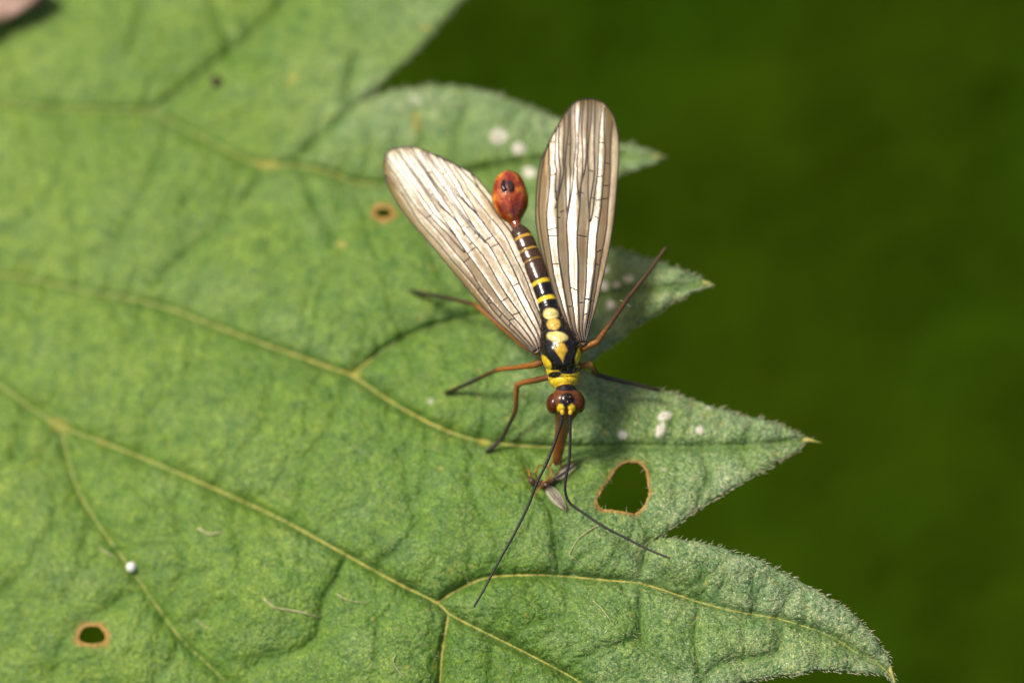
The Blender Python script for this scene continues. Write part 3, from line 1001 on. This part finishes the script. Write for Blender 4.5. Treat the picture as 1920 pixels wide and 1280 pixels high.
    put(np.where(back, np.maximum(ell(X, Y, 1051, 765, 6.5, 7.5, .2), ell(X, Y, 1072, 765, 6.5, 7.5, -.2)), 0) * (S > 735), YEL)
    put(np.clip((S - 780) / 6, 0, 1), np.array((.21, .058, .012)))
    put(np.clip((S - 858) / 8, 0, 1) * .6, DBR)
    amber = np.clip((431 - S) / 3, 0, 1)
    put(amber, np.array((1., 1., 1.)))
    dark = np.maximum(ell(X, Y, 945, 349, 5, 13, .12, .5), ell(X, Y, 957, 350, 5, 13, -.22, .5)) * np.where(back, 1, 0)
    put(dark * amber * .95, np.array((.05, .03, .05)))
    put(np.clip(ell(X, Y, 962, 404, 22, 10, 0, .9), 0, 1) * amber * 0.6, np.array((.35, .25, .2)))
    # dull, dirty and worn pigment
    wear = .78 + .40 * lattice_noise(X / 5.5, Y / 5.5, 71) * (.6 + .8 * lattice_noise(X / 2.4, Y / 2.4, 72))
    C = C * np.where(amber > .5, 1.0, np.clip(wear, .7, 1.1))[..., None]
    seam = np.exp(-((X - (950 + (Y - 324) * .17)) / 1.6) ** 2) * np.clip((Y - 352) / 8, 0, 1) * amber * back
    C = C * (1 - .5 * seam[..., None])
    BACKPTS.append((V, nrm, th, S))
    F = []
    for i in range(m - 1):
        for k in range(n):
            k2 = (k + 1) % n
            F.append((i * n + k, (i + 1) * n + k, (i + 1) * n + k2, i * n + k2))
    F.append(tuple(range(n))); F.append(tuple((m - 1) * n + k for k in range(n - 1, -1, -1)))
    o = mesh_obj('body', V.reshape(-1, 3), F, M_BODY, FLY, col=C.reshape(-1, 3))
    aa = o.data.attributes.new('amber', 'FLOAT', 'POINT')
    aa.data.foreach_set('value', amber.reshape(-1).astype(np.float32))
    return o


def ellipsoid(name, px, py, t, rx, ry, rz, rot, mat, parent, nu=32, nv=20):
    c = P(px, py, t)
    V, F = [], []
    a = RT * math.cos(rot) + UP * math.sin(rot); b = -RT * math.sin(rot) + UP * math.cos(rot)
    for j in range(nv + 1):
        ph = math.pi * j / nv
        for i in range(nu):
            th = 2 * math.pi * i / nu
            V.append(c + PXC * (rx * math.sin(ph) * math.cos(th) * a + ry * math.cos(ph) * b + rz * math.sin(ph) * math.sin(th) * FW))
    for j in range(nv):
        for i in range(nu):
            i2 = (i + 1) % nu
            F.append((j * nu + i, j * nu + i2, (j + 1) * nu + i2, (j + 1) * nu + i))
    return mesh_obj(name, V, F, mat, parent)


BODY = build_body()


def body_fuzz():
    V0, N0, th, S = BACKPTS[0]
    V, F = [], []
    m, n = V0.shape[:2]
    for _ in range(2600):
        i = int(rng.integers(4, m - 4)); k = int(rng.integers(0, n))
        if math.sin(th[k]) < -.3 or 726 < S[i, k] < 780:
            continue
        p = V0[i, k]; d = N0[i, k] * rng.uniform(.5, 1) + rng.normal(0, .35, 3) + UP * .5
        d /= np.linalg.norm(d)
        L = rng.uniform(.010, .026) * (1.0 if 600 < S[i, k] < 728 else .6)
        sd_ = np.cross(d, FW); sd_ = sd_ / (np.linalg.norm(sd_) + 1e-9) * .0010
        j = len(V); V += [p - sd_, p + sd_, p + N0[i, k] * .001 + UP * .0012, p + d * L]
        F += [(j, j + 1, j + 3), (j + 1, j + 2, j + 3), (j + 2, j, j + 3)]
    h = mesh_obj('body_fuzz', V, F, simple('fuzz', (.16, .11, .06), .5), BODY)
    h['kind'] = 'stuff'


body_fuzz()
# two hooked claspers folded over the tail bulb
M_CLASP = simple('clasper_skin', (.030, .012, .008), .25, .4)
for pts in ([(947, 357, .262), (943, 349, .272), (944, 341, .290), (949, 333, .335)], [(958, 357, .262), (961, 349, .274), (958, 341, .292), (953, 333, .335)]):
    p = cr(np.array(pts, float), 6)
    u = np.linspace(0, 1, len(p))
    v, f = tube(P(p[:, 0], p[:, 1], p[:, 2]), (5.2 - 3.4 * u) * PXC, 10)
    mesh_obj('clasper', v, f, M_CLASP, FLY)
ellipsoid('eye', 1039.5, 756, .026, 15.5, 20, 21, -.12, M_EYE, FLY)
ellipsoid('eye', 1084, 755, .026, 14, 19.5, 21, .12, M_EYE, FLY)
M_OCEL = simple('ocellus_lens', (0.10, 0.045, 0.03), 0.1, 0.2)
for ox, oy in ((1059, 744), (1069, 744), (1064, 753)):
    ellipsoid('ocellus', ox, oy, -.055 - 8 * PXC, 2.6, 2.6, 2.6, 0, M_OCEL, FLY, 12, 8)


def painted_tube(name, path, rad, colf, parent, n=10, mat=None):
    v, f = tube(path, rad, n)
    c = np.repeat(colf, n, 0)
    return mesh_obj(name, v, f, mat or M_LEG, parent, col=c)


def bristles(path, rad, parent, start, step, out, along, per=1):
    V, F = [], []
    tn = np.gradient(path, axis=0); tn /= np.linalg.norm(tn, axis=1)[:, None]
    for k in range(start, len(path), step):
        for _ in range(per):
            d = rng.normal(0, 1, 3); d -= tn[k] * (d @ tn[k]); d /= np.linalg.norm(d)
            a = path[k] + d * rad[k] * .8 + tn[k] * rng.uniform(-.01, .01); b = a + d * out * rng.uniform(.6, 1.4) + tn[k] * along
            sd_ = np.cross(d, tn[k]) * .0011
            i = len(V); V += [a - sd_, a + sd_, a + tn[k] * .0018, b]; F += [(i, i + 1, i + 3), (i + 1, i + 2, i + 3), (i + 2, i, i + 3)]
    h = mesh_obj('bristle_fuzz', V, F, M_ANT_H, parent)
    h['kind'] = 'stuff'


def antenna(pts):
    p = resample(cr(np.array(pts, float), 10), 1.3)
    m = len(p); s = np.arange(m) * 1.3
    path = P(p[:, 0], p[:, 1], p[:, 2])
    rad = 3.0 - 1.0 * s / s[-1]
    rad = rad * (1 + 0.05 * np.sin(s * 2 * math.pi / 7.8))            # beaded segments
    rad = np.where(s < 8, 4.4 * np.sqrt(np.clip(1 - ((s - 4.5) / 5.5) ** 2, .12, 1)), rad)
    rad = np.where((s >= 8) & (s < 13), 3.6, rad)
    col = np.where((s < 9)[:, None], np.array((.68, .42, .02)), np.array((.016, .012, .016)))
    o = painted_tube('antenna', path, rad * PXC, col, FLY, 10, M_ANT)
    bristles(path, rad * PXC, o, 12, 2, .007, .012)


M_ANT = painted_material('antenna_skin', 0.45, 90)
M_ANT_H = simple('bristle', (0.05, 0.035, 0.04), 0.5)
antenna([(1053, 768, -.075), (1055, 778, -.07), (1051, 795, -.06), (1043, 821, -.05), (1025, 867, -.04), (1006, 906, -.03), (991, 946, -.02), (964, 1001, -.01), (933, 1056, 0), (906, 1107, 0), (889, 1136, 0)])
antenna([(1071, 768, -.075), (1069, 778, -.07), (1069, 800, -.06), (1069, 830, -.05), (1067, 864, -.04), (1061, 897, -.03), (1060, 922, -.02), (1069, 943, -.01), (1098, 964, -.03), (1131, 986, -.06), (1171, 1007, -.09), (1217, 1030, -.13), (1256, 1046, -.17)])


ORG = np.array((.30, .11, .014)); ORD = np.array((.14, .045, .012)); DK = np.array((.030, .020, .014)); BRW = np.array((.095, .040, .015))


def leg(nodes, foot=True):
    """nodes: (px, py, t, radius px, colour); a node with t None lies on the leaf."""
    q = []
    for px, py, t, r_, c in nodes:
        if t is None:
            t = float(t_at_leaf(px, py, r_ * PXC * 0.6))
        q.append((px, py, t, r_, *c))
    q = np.array(q, float)
    per = 8
    # joints stay bent: straight spans with short rounding
    out = []
    for i in range(len(q) - 1):
        for u in np.linspace(0, 1, per, endpoint=False):
            out.append(q[i] * (1 - u) + q[i + 1] * u)
    out.append(q[-1])
    out = np.array(out)
    for _ in range(2):
        out[1:-1, :4] = (out[:-2, :4] + 2 * out[1:-1, :4] + out[2:, :4]) / 4
    path = P(out[:, 0], out[:, 1], out[:, 2])
    o = painted_tube('leg', path, .97 * out[:, 3] * PXC, out[:, 4:7], FLY, 12)
    bristles(path, .97 * out[:, 3] * PXC, o, 6, 1, .016, .020, 4)
    if foot:
        d = path[-1] - path[-3]; d /= np.linalg.norm(d)
        sd_ = np.cross(d, NRM)
        for s in (-1, 1):
            u = np.linspace(0, 1, 6)
            pp = path[-1] + np.outer(u, d * .018 + sd_ * s * .010) - NRM * (.012 * u ** 2)[:, None]
            v, f = tube(pp, .0035 * (1 - .8 * u), 6)
            mesh_obj('claw', v, f, M_PELLET, o)
    return o, path


def t_at_leaf(px, py, lift):
    p = leaf_at(px, py, lift)[0]
    return (p - CAM) @ FW - D


# left hind, left middle, left fore
leg([(1022, 668, .12, 6.5, ORD), (985, 650, .30, 5.5, ORG), (940, 612, .50, 5.2, ORG), (897, 575, .62, 4.8, ORG), (888, 570, .66, 4.4, BRW), (832, 557, .85, 4.2, DK), (771, 546, None, 4.0, DK)])
leg([(1018, 678, .14, 7, ORD), (1001, 684, .17, 6.5, ORG), (968, 689, .28, 4.8, ORG), (936, 692, .38, 5.0, ORG), (925, 696, .42, 4.0, BRW), (884, 716, .58, 4.0, DK), (836, 737, None, 4.2, DK)])
leg([(1030, 706, .12, 6, ORD), (1012, 711, .16, 6, ORD), (976, 718, .27, 5.4, ORG), (969, 722, .29, 5.4, ORG), (968, 745, .35, 4.8, ORG), (967, 768, .42, 4.8, ORD), (960, 785, .47, 3.8, DK), (940, 824, .55, 3.8, DK), (913, 847, None, 4.2, DK)])
# right hind (foot held in the air), right middle, right fore folded under the snout
o_, pth = leg([(1082, 662, .10, 6.5, ORG), (1098, 650, .06, 6, ORG), (1119, 641, .06, 5.6, ORG), (1124, 634, .08, 5.2, ORG), (1148, 602, .16, 4.2, BRW), (1171, 568, .24, 4.4, BRW), (1180, 555, .27, 3.8, BRW), (1216, 510, .34, 3.8, (.085, .040, .018)), (1249, 464, .42, 3.4, (.10, .05, .022))])
for a, b in (((1171, 567, .24), (1162, 562, .22)), ((1173, 570, .24), (1184, 575, .26))):
    u = np.linspace(0, 1, 6)[:, None]
    pp = P(*a) * (1 - u) + P(*b) * u
    v, f = tube(pp, .006 * (1 - .85 * u[:, 0]), 6)
    mesh_obj('tibial_spur', v, f, M_FIBRE, o_)
leg([(1076, 688, .14, 7, ORD), (1090, 687, .14, 6.5, ORG), (1106, 683, .13, 6.8, (.5, .24, .03)), (1112, 691, .18, 5.5, ORD), (1117, 702, .26, 5, DK), (1150, 711, .33, 4.2, DK), (1190, 720, .40, 3.8, DK), (1234, 731, .42, 3.6, DK)])
leg([(1074, 712, .14, 6, ORD), (1072, 735, .22, 5, ORD), (1066, 790, .30, 4.5, ORD), (1054, 830, .40, 4, DK), (1046, 868, None, 3.5, DK)], foot=False)


# mouth feelers at the end of the snout
for a in ([(1040, 862, .37), (1034, 868, .39), (1030, 876, .42)], [(1047, 864, .37), (1052, 872, .40), (1051, 881, .43)]):
    p = cr(np.array(a, float), 6)
    v, f = tube(P(p[:, 0], p[:, 1], p[:, 2]), np.linspace(.009, .004, len(p)), 8)
    mesh_obj('palp', v, f, simple('palp_skin', (.28, .08, .015), .4), FLY)


# ------------------------------------------------------------------ wings
LW = [(1008, 662), (999, 660), (963, 629), (924, 594), (885, 551), (846, 504), (807, 457), (776, 422), (749, 387), (729, 351), (720, 318), (722, 294), (733, 281), (760, 275), (788, 279), (827, 297), (858, 313), (885, 340), (909, 367), (932, 402),
      (956, 434), (972, 466), (988, 500), (1000, 531), (1014, 574), (1022, 609), (1021, 632), (1014, 650)]
RW = [(1090, 646), (1097, 645), (1105, 613), (1117, 574), (1132, 512), (1144, 453), (1152, 394), (1158, 324), (1160, 285), (1158, 250), (1148, 215), (1129, 193), (1104, 186), (1081, 191), (1061, 210), (1039, 249), (1026, 275), (1016, 316), (1011, 363), (1010, 396),
      (1014, 436), (1022, 480), (1030, 519), (1042, 558), (1057, 598), (1072, 625), (1082, 638)]


def rot_scale(pts, c, ang, s):
    p = np.asarray(pts, float) - c
    ca, sa = math.cos(ang), math.sin(ang)
    return np.stack([p[:, 0] * ca - p[:, 1] * sa, p[:, 0] * sa + p[:, 1] * ca], 1) * s + c


def build_wing(out, base, tip, t0, slope_x, slope_y, flip, seed, amp):
    """out: outline in photo pixels; the leading edge comes first. flip: +1 left wing, -1 right wing."""
    loc = np.random.default_rng(seed)
    base = np.asarray(base, float); tip = np.asarray(tip, float)
    ax = tip - base; L = np.linalg.norm(ax); ax /= L
    acr = np.array([-ax[1], ax[0]])                # across the wing
    oc = resample(cr(np.vstack([out, out[:1]]), 6), 3.5)[:-1]
    uv = np.stack([(oc - base) @ ax, (oc - base) @ acr], 1)
    us = np.linspace(0, L, 60)
    lo = np.zeros(60); hi = np.zeros(60)
    for i, u in enumerate(us):
        m = np.abs(uv[:, 0] - u) < 7
        lo[i] = uv[m, 1].min() if m.any() else lo[i - 1]; hi[i] = uv[m, 1].max() if m.any() else hi[i - 1]
    k0 = int(60 * .72)
    lo[k0:] = np.minimum.accumulate(lo)[k0:]; hi[k0:] = np.maximum.accumulate(hi)[k0:]
    # lateral coordinate -1 leading edge .. +1 trailing edge
    if flip > 0:
        lead, trail = lo, hi
    else:
        lead, trail = hi, lo
    # pick sign so that 'lead' is on the outline's first stretch
    mid_first = uv[len(uv) // 4, 1]
    if abs(mid_first - np.interp(uv[len(uv) // 4, 0], us, lead)) > abs(mid_first - np.interp(uv[len(uv) // 4, 0], us, trail)):
        lead, trail = trail, lead
    f_lead = lambda u: np.interp(u, us, lead)
    f_trail = lambda u: np.interp(u, us, trail)
    main = np.array([-1.0, -.80, -.62, -.36, -.06, .24, .52, .78, 1.0])
    hgt = np.array([.6, -.6, 1.0, -.9, 1.0, -1.0, .9, -.7, .3]) * (0.75 + 0.5 * loc.random(9))
    fork_at = {(-.36, -.49): .50, (-.36, -.24): .50, (-.06, -.155): .60, (-.06, .045): .56, (.24, .14): .48, (.24, .335): .52, (.52, .43): .55, (.52, .62): .58}
    def nu_to_v(u, nu):
        return f_lead(u) + (f_trail(u) - f_lead(u)) * (nu + 1) / 2
    def height(q):
        u = (q - base) @ ax; v = (q - base) @ acr
        nu = np.clip(2 * (v - f_lead(u)) / (f_trail(u) - f_lead(u) + 1e-6) - 1, -1, 1)
        h1 = np.interp(nu, main, hgt) * (.45 + 1.1 * lattice_noise(u / 80 + 3 * seed, nu * 3.2 + 40, seed + 50))
        nf = np.array([-1, -.8, -.62, -.49, -.36, -.24, -.155, -.06, .045, .14, .24, .335, .43, .52, .62, .78, 1.0])
        hf = np.array([.5, -.6, .7, -.25, -.1, -.35, .35, .3, .45, -.3, -.4, -.35, .25, .4, .3, -.55, .3])
        h2 = np.interp(nu, nf, hf)
        w = np.clip((u / L - .45) / .2, 0, 1)
        g = np.clip(u / L * 3.0, 0, 1)
        nz = lattice_noise(u / 90 + seed, v / 22, seed) - .5
        return amp * g * (h1 * (1 - w) + h2 * w * .75) + .05 * g * nz * (amp / .02) * .55
    def depth(q):
        dx = (q[:, 0] - base[0]) * PXC; dy = (base[1] - q[:, 1]) * PXC
        u = np.clip((q - base) @ ax / L, 0, 1.1)
        return t0 + slope_x * dx + slope_y * dy + .05 * u * u - height(q)
    s = 4.0
    xs = np.arange(oc[:, 0].min(), oc[:, 0].max(), s); ys = np.arange(oc[:, 1].min(), oc[:, 1].max(), s)
    g = np.stack(np.meshgrid(xs, ys), -1).reshape(-1, 2)
    g = g + (loc.random(g.shape) - .5)
    g = g[inside(oc, g)]
    dd = np.sqrt(((g[:, None, :] - oc[None]) ** 2).sum(2).min(1))
    g = g[dd > 2.2]
    allp = np.vstack([oc, g])
    n = len(oc)
    r = delaunay_2d_cdt([Vector(p) for p in allp], [(i, (i + 1) % n) for i in range(n)], [], 0, 1e-6)
    vv = np.array([(v.x, v.y) for v in r[0]]); ff = np.array([f for f in r[2] if len(f) == 3])
    ff = ff[inside(oc, vv[ff].mean(1))]
    co = P(vv[:, 0], vv[:, 1], depth(vv))
    n0 = np.cross(co[ff[:, 1]] - co[ff[:, 0]], co[ff[:, 2]] - co[ff[:, 0]])
    fl = (n0 @ FW) > 0
    ff[fl] = ff[fl][:, ::-1]
    u = (vv - base) @ ax / L
    dm = np.sqrt(((vv[:, None, :] - oc[None]) ** 2).sum(2).min(1))
    v_ = (vv - base) @ acr
    nu = 2 * (v_ - f_lead(u * L)) / (f_trail(u * L) - f_lead(u * L) + 1e-6) - 1
    edge = np.clip(np.exp(-dm / 9) * .6 + np.clip((u - .86) / .14, 0, 1) * .35 * np.exp(-dm / 30) + np.clip((-.50 - nu) / .3, 0, 1) * .5 + np.clip(.16 - u, 0, .16) * 5.0, 0, .9)
    w = mesh_obj('wing', co, ff, M_WING, FLY, col=np.stack([edge, edge, edge], 1))
    # veins: margin, long veins, forks and cross veins
    def add(pl, r0, r1):
        pl = np.asarray(pl, float)
        if len(pl) < 2:
            return
        pp = resample(pl, 5)
        path = P(pp[:, 0], pp[:, 1], depth(pp))
        rad = np.linspace(r0, r1, len(pp)) * PXC
        v, f = tube(path, rad, 6)
        mesh_obj('vein', v, f, M_WVEIN, w)
    add(np.vstack([oc, oc[:1]]), 1.5, 1.3)
    def line(nu0, u0, u1, nu_from=None):
        pts = []
        for u in np.linspace(u0 * L, u1 * L, 40):
            k = nu0 if nu_from is None else nu_from + (nu0 - nu_from) * min(1, (u - u0 * L) / (.16 * L)) ** .8
            wob = .022 * math.sin(u / 37 + nu0 * 23 + seed) + .012 * math.sin(u / 17 + nu0 * 57)
            pts.append(base + ax * u + acr * nu_to_v(u, k + wob))
        pts = np.array(pts)
        ok = inside(oc, pts)
        good = [p for p, i in zip(pts, ok) if i]
        return good
    for nu_ in main[1:-1]:
        add(line(nu_, .005, 1.02), 1.9, 1.45)
    for (a, b), u0 in fork_at.items():
        add(line(b, u0, 1.02, a), 1.6, 1.35)
    nus = sorted(list(main) + [b for (_, b) in fork_at])
    for k in range(30):
        uu = loc.uniform(.12, .86)
        lst = list(main) if uu < .5 else nus
        i = loc.integers(1, len(lst) - 2)
        a = base + ax * uu * L + acr * nu_to_v(uu * L, lst[i]); b = base + ax * (uu * L + loc.uniform(-6, 6)) + acr * nu_to_v(uu * L, lst[i + 1])
        if inside(oc, np.array([a, b])).all():
            add([a, b], 1.1, 1.1)
    return w


# hind wings lie under the fore wings
build_wing(rot_scale(LW, np.array([1012, 655]), math.radians(3.5), .93), (1012, 652), rot_scale([(748, 279)], np.array([1012, 655]), math.radians(3.5), .93)[0], .10, -.22, .24, 1, 5, .012)
build_wing(rot_scale(RW, np.array([1090, 642]), math.radians(-2.5), .94), (1088, 640), rot_scale([(1106, 187)], np.array([1090, 642]), math.radians(-2.5), .94)[0], .10, .04, .24, -1, 9, .012)
build_wing(np.array(LW, float), (1012, 656), (748, 279), .03, -.26, .24, 1, 3, .011)
build_wing(np.array(RW, float), (1090, 644), (1106, 187), .03, -.02, .24, -1, 4, .0115)


# ------------------------------------------------------------------ the prey under the snout
PREY = empty('dead_midge', leaf_at(1020, 905, 0)[0])
tag(PREY, 'small dead brown midge with pale clear wings under the scorpionfly snout', 'insect')


def prey():
    t0 = lambda x, y, l: float(t_at_leaf(x, y, l))
    nodes = [(992, 893, 2, 2), (996, 900, 7, 7), (1002, 905, 6, 6), (1007, 906, 4.5, 5), (1014, 907, 8, 8), (1024, 909, 8, 7), (1031, 905, 6, 5.5), (1040, 897, 5, 5), (1050, 889, 4, 4), (1056, 884, 1.5, 1.5)]
    q = np.array([(x, y, t0(x, y, .03), r1, r2) for x, y, r1, r2 in nodes])
    q = cr(q, 6)
    v, f = tube(P(q[:, 0], q[:, 1], q[:, 2]), q[:, 3] * PXC, 14)
    mesh_obj('body', v, f, simple('midge_body', (.075, .032, .018), .4, .6, 50), PREY)
    t = NT('midge_wing')
    g = t.noise(40, 3)
    tp = t.n('ShaderNodeBsdfTransparent'); tp.inputs['Color'].default_value = (.8, .75, .65, 1)
    p = t.principled(t.ramp(g, [(.3, (.34, .27, .18)), (.7, (.62, .56, .45))]), .3, t.bump(g, .008, .8))
    ms = t.n('ShaderNodeMixShader'); ms.inputs[0].default_value = .6
    t.l(tp.outputs[0], ms.inputs[1]); t.l(p.outputs[0], ms.inputs[2])
    mw = t.done(ms.outputs[0])
    for (a, b, w) in (((1025, 912), (1062, 956), 11), ((1038, 898), (1084, 866), 8)):
        a = np.array(a, float); b = np.array(b, float); d = b - a; L = np.linalg.norm(d); d /= L; s = np.array([-d[1], d[0]])
        V, F = [], []
        for i, u in enumerate(np.linspace(0, 1, 14)):
            ww = w * (math.sin(math.pi * min(1, u ** .7)) ** .6 if 0 < u < 1 else .06)
            for k in range(7):
                e = (k - 3) / 3
                pq = a + d * L * u + s * ww * e
                V.append(leaf_at(pq[0], pq[1], .05 + .012 * math.cos(e * 5) - .015 * u)[0])
        F = [(i * 7 + k, i * 7 + k + 1, (i + 1) * 7 + k + 1, (i + 1) * 7 + k) for i in range(13) for k in range(6)]
        wg = mesh_obj('wing', V, F, mw, PREY)
        for e in (-.5, 0, .5):
            pl = [V[i * 7 + int(3 + 3 * e)] + NRM * .003 for i in range(13)]
            v, f = tube(np.array(pl), .0025, 5)
            mesh_obj('vein', v, f, M_WVEIN, wg)
    ml = simple('midge_leg', (.40, .16, .03), .4)
    for a in ([(1003, 903, .06), (993, 890, .16), (990, 878, .08), (992, 886, .0)], [(1008, 900, .06), (1004, 884, .18), (1012, 872, .10), (1026, 874, .02)], [(1018, 912, .05), (1020, 902, .14), (1034, 909, .0)],
              [(1014, 912, .05), (1008, 922, .1), (1003, 930, .0)], [(1022, 904, .06), (1034, 888, .15), (1030, 876, .06), (1022, 870, .0)]):
        pp = np.array([leaf_at(x, y, h)[0] for x, y, h in a])
        pp = cr(pp, 6)
        v, f = tube(pp, np.linspace(.007, .0035, len(pp)), 6)
        mesh_obj('leg', v, f, ml, PREY)


prey()


# ------------------------------------------------------------------ small things lying on the leaf
def fibre(pts, label, r_=1.6):
    p = resample(cr(np.array(pts, float), 8), 3)
    path = leaf_at(p[:, 0], p[:, 1], .006)
    n = len(p)
    lift = .005 * np.abs(np.sin(np.linspace(0, 3.1 * 2, n)))
    path = path + NRM * lift[:, None]
    rad = .72 * r_ * PXC * (1.0 + .5 * (lattice_noise(p[:, 0] / 8, p[:, 1] / 8, 13) - .5)) * np.linspace(1, .5, n)
    v, f = tube(path, rad, 6)
    o = mesh_obj('plant_fibre', v, f, M_FIBRE)
    tag(o, label, 'fibre', 'dry fibres lying on the leaf')


fibre([(1124, 984), (1108, 992), (1086, 1008), (1076, 1022), (1067, 1041)][:4] + [(1068, 1040), (1080, 1049), (1093, 1062)], 'bent pale dry fibre on the leaf below the curved antenna', 1.5)
fibre([(1112, 1126), (1128, 1140), (1146, 1164)], 'short straight pale fibre on the leaf under the side vein', 1.3)
fibre([(495, 1122), (515, 1138), (535, 1142), (560, 1146), (602, 1158)], 'long ragged pale fibre on the leaf beside the thick yellow vein', 2.6)
fibre([(632, 1114), (655, 1125), (690, 1131)], 'short pale fibre lying against a dark cross vein', 1.8)
fibre([(742, 1226), (738, 1240), (746, 1256), (760, 1270)], 'curled pale fibre on the leaf near the forked vein', 1.6)
fibre([(368, 1160), (380, 1172), (402, 1182)], 'tiny pale fibre beside the branching vein with the egg', 1.6)
fibre([(372, 990), (392, 1000), (416, 998)], 'faint wide pale fibre on the leaf above the egg', 3.4)
fibre([(186, 1028), (204, 1038), (222, 1046)], 'small pale fibre close to the round white egg', 2.0)


def egg():
    root = empty('insect_egg', leaf_at(247, 1063, 0)[0])
    tag(root, 'tiny round white insect egg stuck on a leaf vein', 'egg')
    c = leaf_at(247, 1063, .03)[0]
    a = np.cross(NRM, RT); a /= np.linalg.norm(a); b = np.cross(a, NRM)
    V, F = [], []
    nu, nv = 24, 16
    for j in range(nv + 1):
        ph = math.pi * j / nv
        for i in range(nu):
            th = 2 * math.pi * i / nu
            rr = (.035 + .003 * math.cos(th + 1)) * (1 + .05 * math.cos(8 * th) * math.sin(ph))
            V.append(c + rr * math.sin(ph) * (math.cos(th) * a + math.sin(th) * b) + NRM * (.034 * math.cos(ph) * (1 if ph < 1.57 else .8)))
    F = [(j * nu + i, j * nu + (i + 1) % nu, (j + 1) * nu + (i + 1) % nu, (j + 1) * nu + i) for j in range(nv) for i in range(nu)]
    mesh_obj('shell', V, F, M_EGG, root)
    th = np.linspace(0, 2 * math.pi, 25)
    ring = leaf_at(247, 1063, .004)[0] + .030 * (np.outer(np.cos(th), a) + np.outer(np.sin(th), b))
    v, f = tube(ring, .008, 6, cap=False)
    mesh_obj('glue_ring', v, f, M_EGG, root)


egg()


def pellet():
    c = leaf_at(405, 153, .02)[0]
    a = np.cross(NRM, RT); a /= np.linalg.norm(a); b = np.cross(a, NRM)
    V, F = [], []
    nu, nv = 16, 10
    for j in range(nv + 1):
        ph = math.pi * j / nv
        for i in range(nu):
            th = 2 * math.pi * i / nu
            k = 1 + .35 * (lattice_noise(np.array(th * 1.3), np.array(ph * 2.0), 44) - .5) + .12 * math.cos(6 * th)
            V.append(c + k * (.034 * math.sin(ph) * math.cos(th) * b + .040 * math.cos(ph) * a + .026 * math.sin(ph) * math.sin(th) * NRM))
    F = [(j * nu + i, j * nu + (i + 1) % nu, (j + 1) * nu + (i + 1) % nu, (j + 1) * nu + i) for j in range(nv) for i in range(nu)]
    o = mesh_obj('frass_pellet', V, F, M_PELLET)
    tag(o, 'dark brown speck of frass on the blurred part of the leaf', 'dropping')


pellet()


def husk():
    """Curled dry flower husk in the corner of the leaf."""
    V, C = [], []
    n, m = 22, 12
    for i in range(n):
        u = i / (n - 1)
        cx = -55 + 145 * u; cy_ = 52 - 66 * u - 10 * math.sin(u * 3.1)
        w = 24 * math.sin(math.pi * (0.12 + 0.83 * u)) ** .7
        for k in range(m):
            e = -1 + 2 * k / (m - 1)
            ang = e * 2.0
            pq = np.array([cx + .45 * w * math.sin(ang), cy_ + .9 * w * math.sin(ang)])
            V.append(P(pq[0], pq[1], t_leaf(*pq) - (.22 + .075 * math.cos(ang) + .02 * math.sin(u * 9 + e * 3))))
            c = np.array((.62, .40, .30)) * (1 - u) + np.array((.10, .035, .025)) * u
            C.append(c)
    F = [(i * m + k, i * m + k + 1, (i + 1) * m + k + 1, (i + 1) * m + k) for i in range(n - 1) for k in range(m - 1)]
    o = mesh_obj('dry_husk', V, F, M_HUSK, col=np.array(C))
    so = o.modifiers.new('thickness', 'SOLIDIFY'); so.thickness = .012
    tag(o, 'curled dry husk, pink at one end and brown at the other, on the leaf', 'husk')


husk()
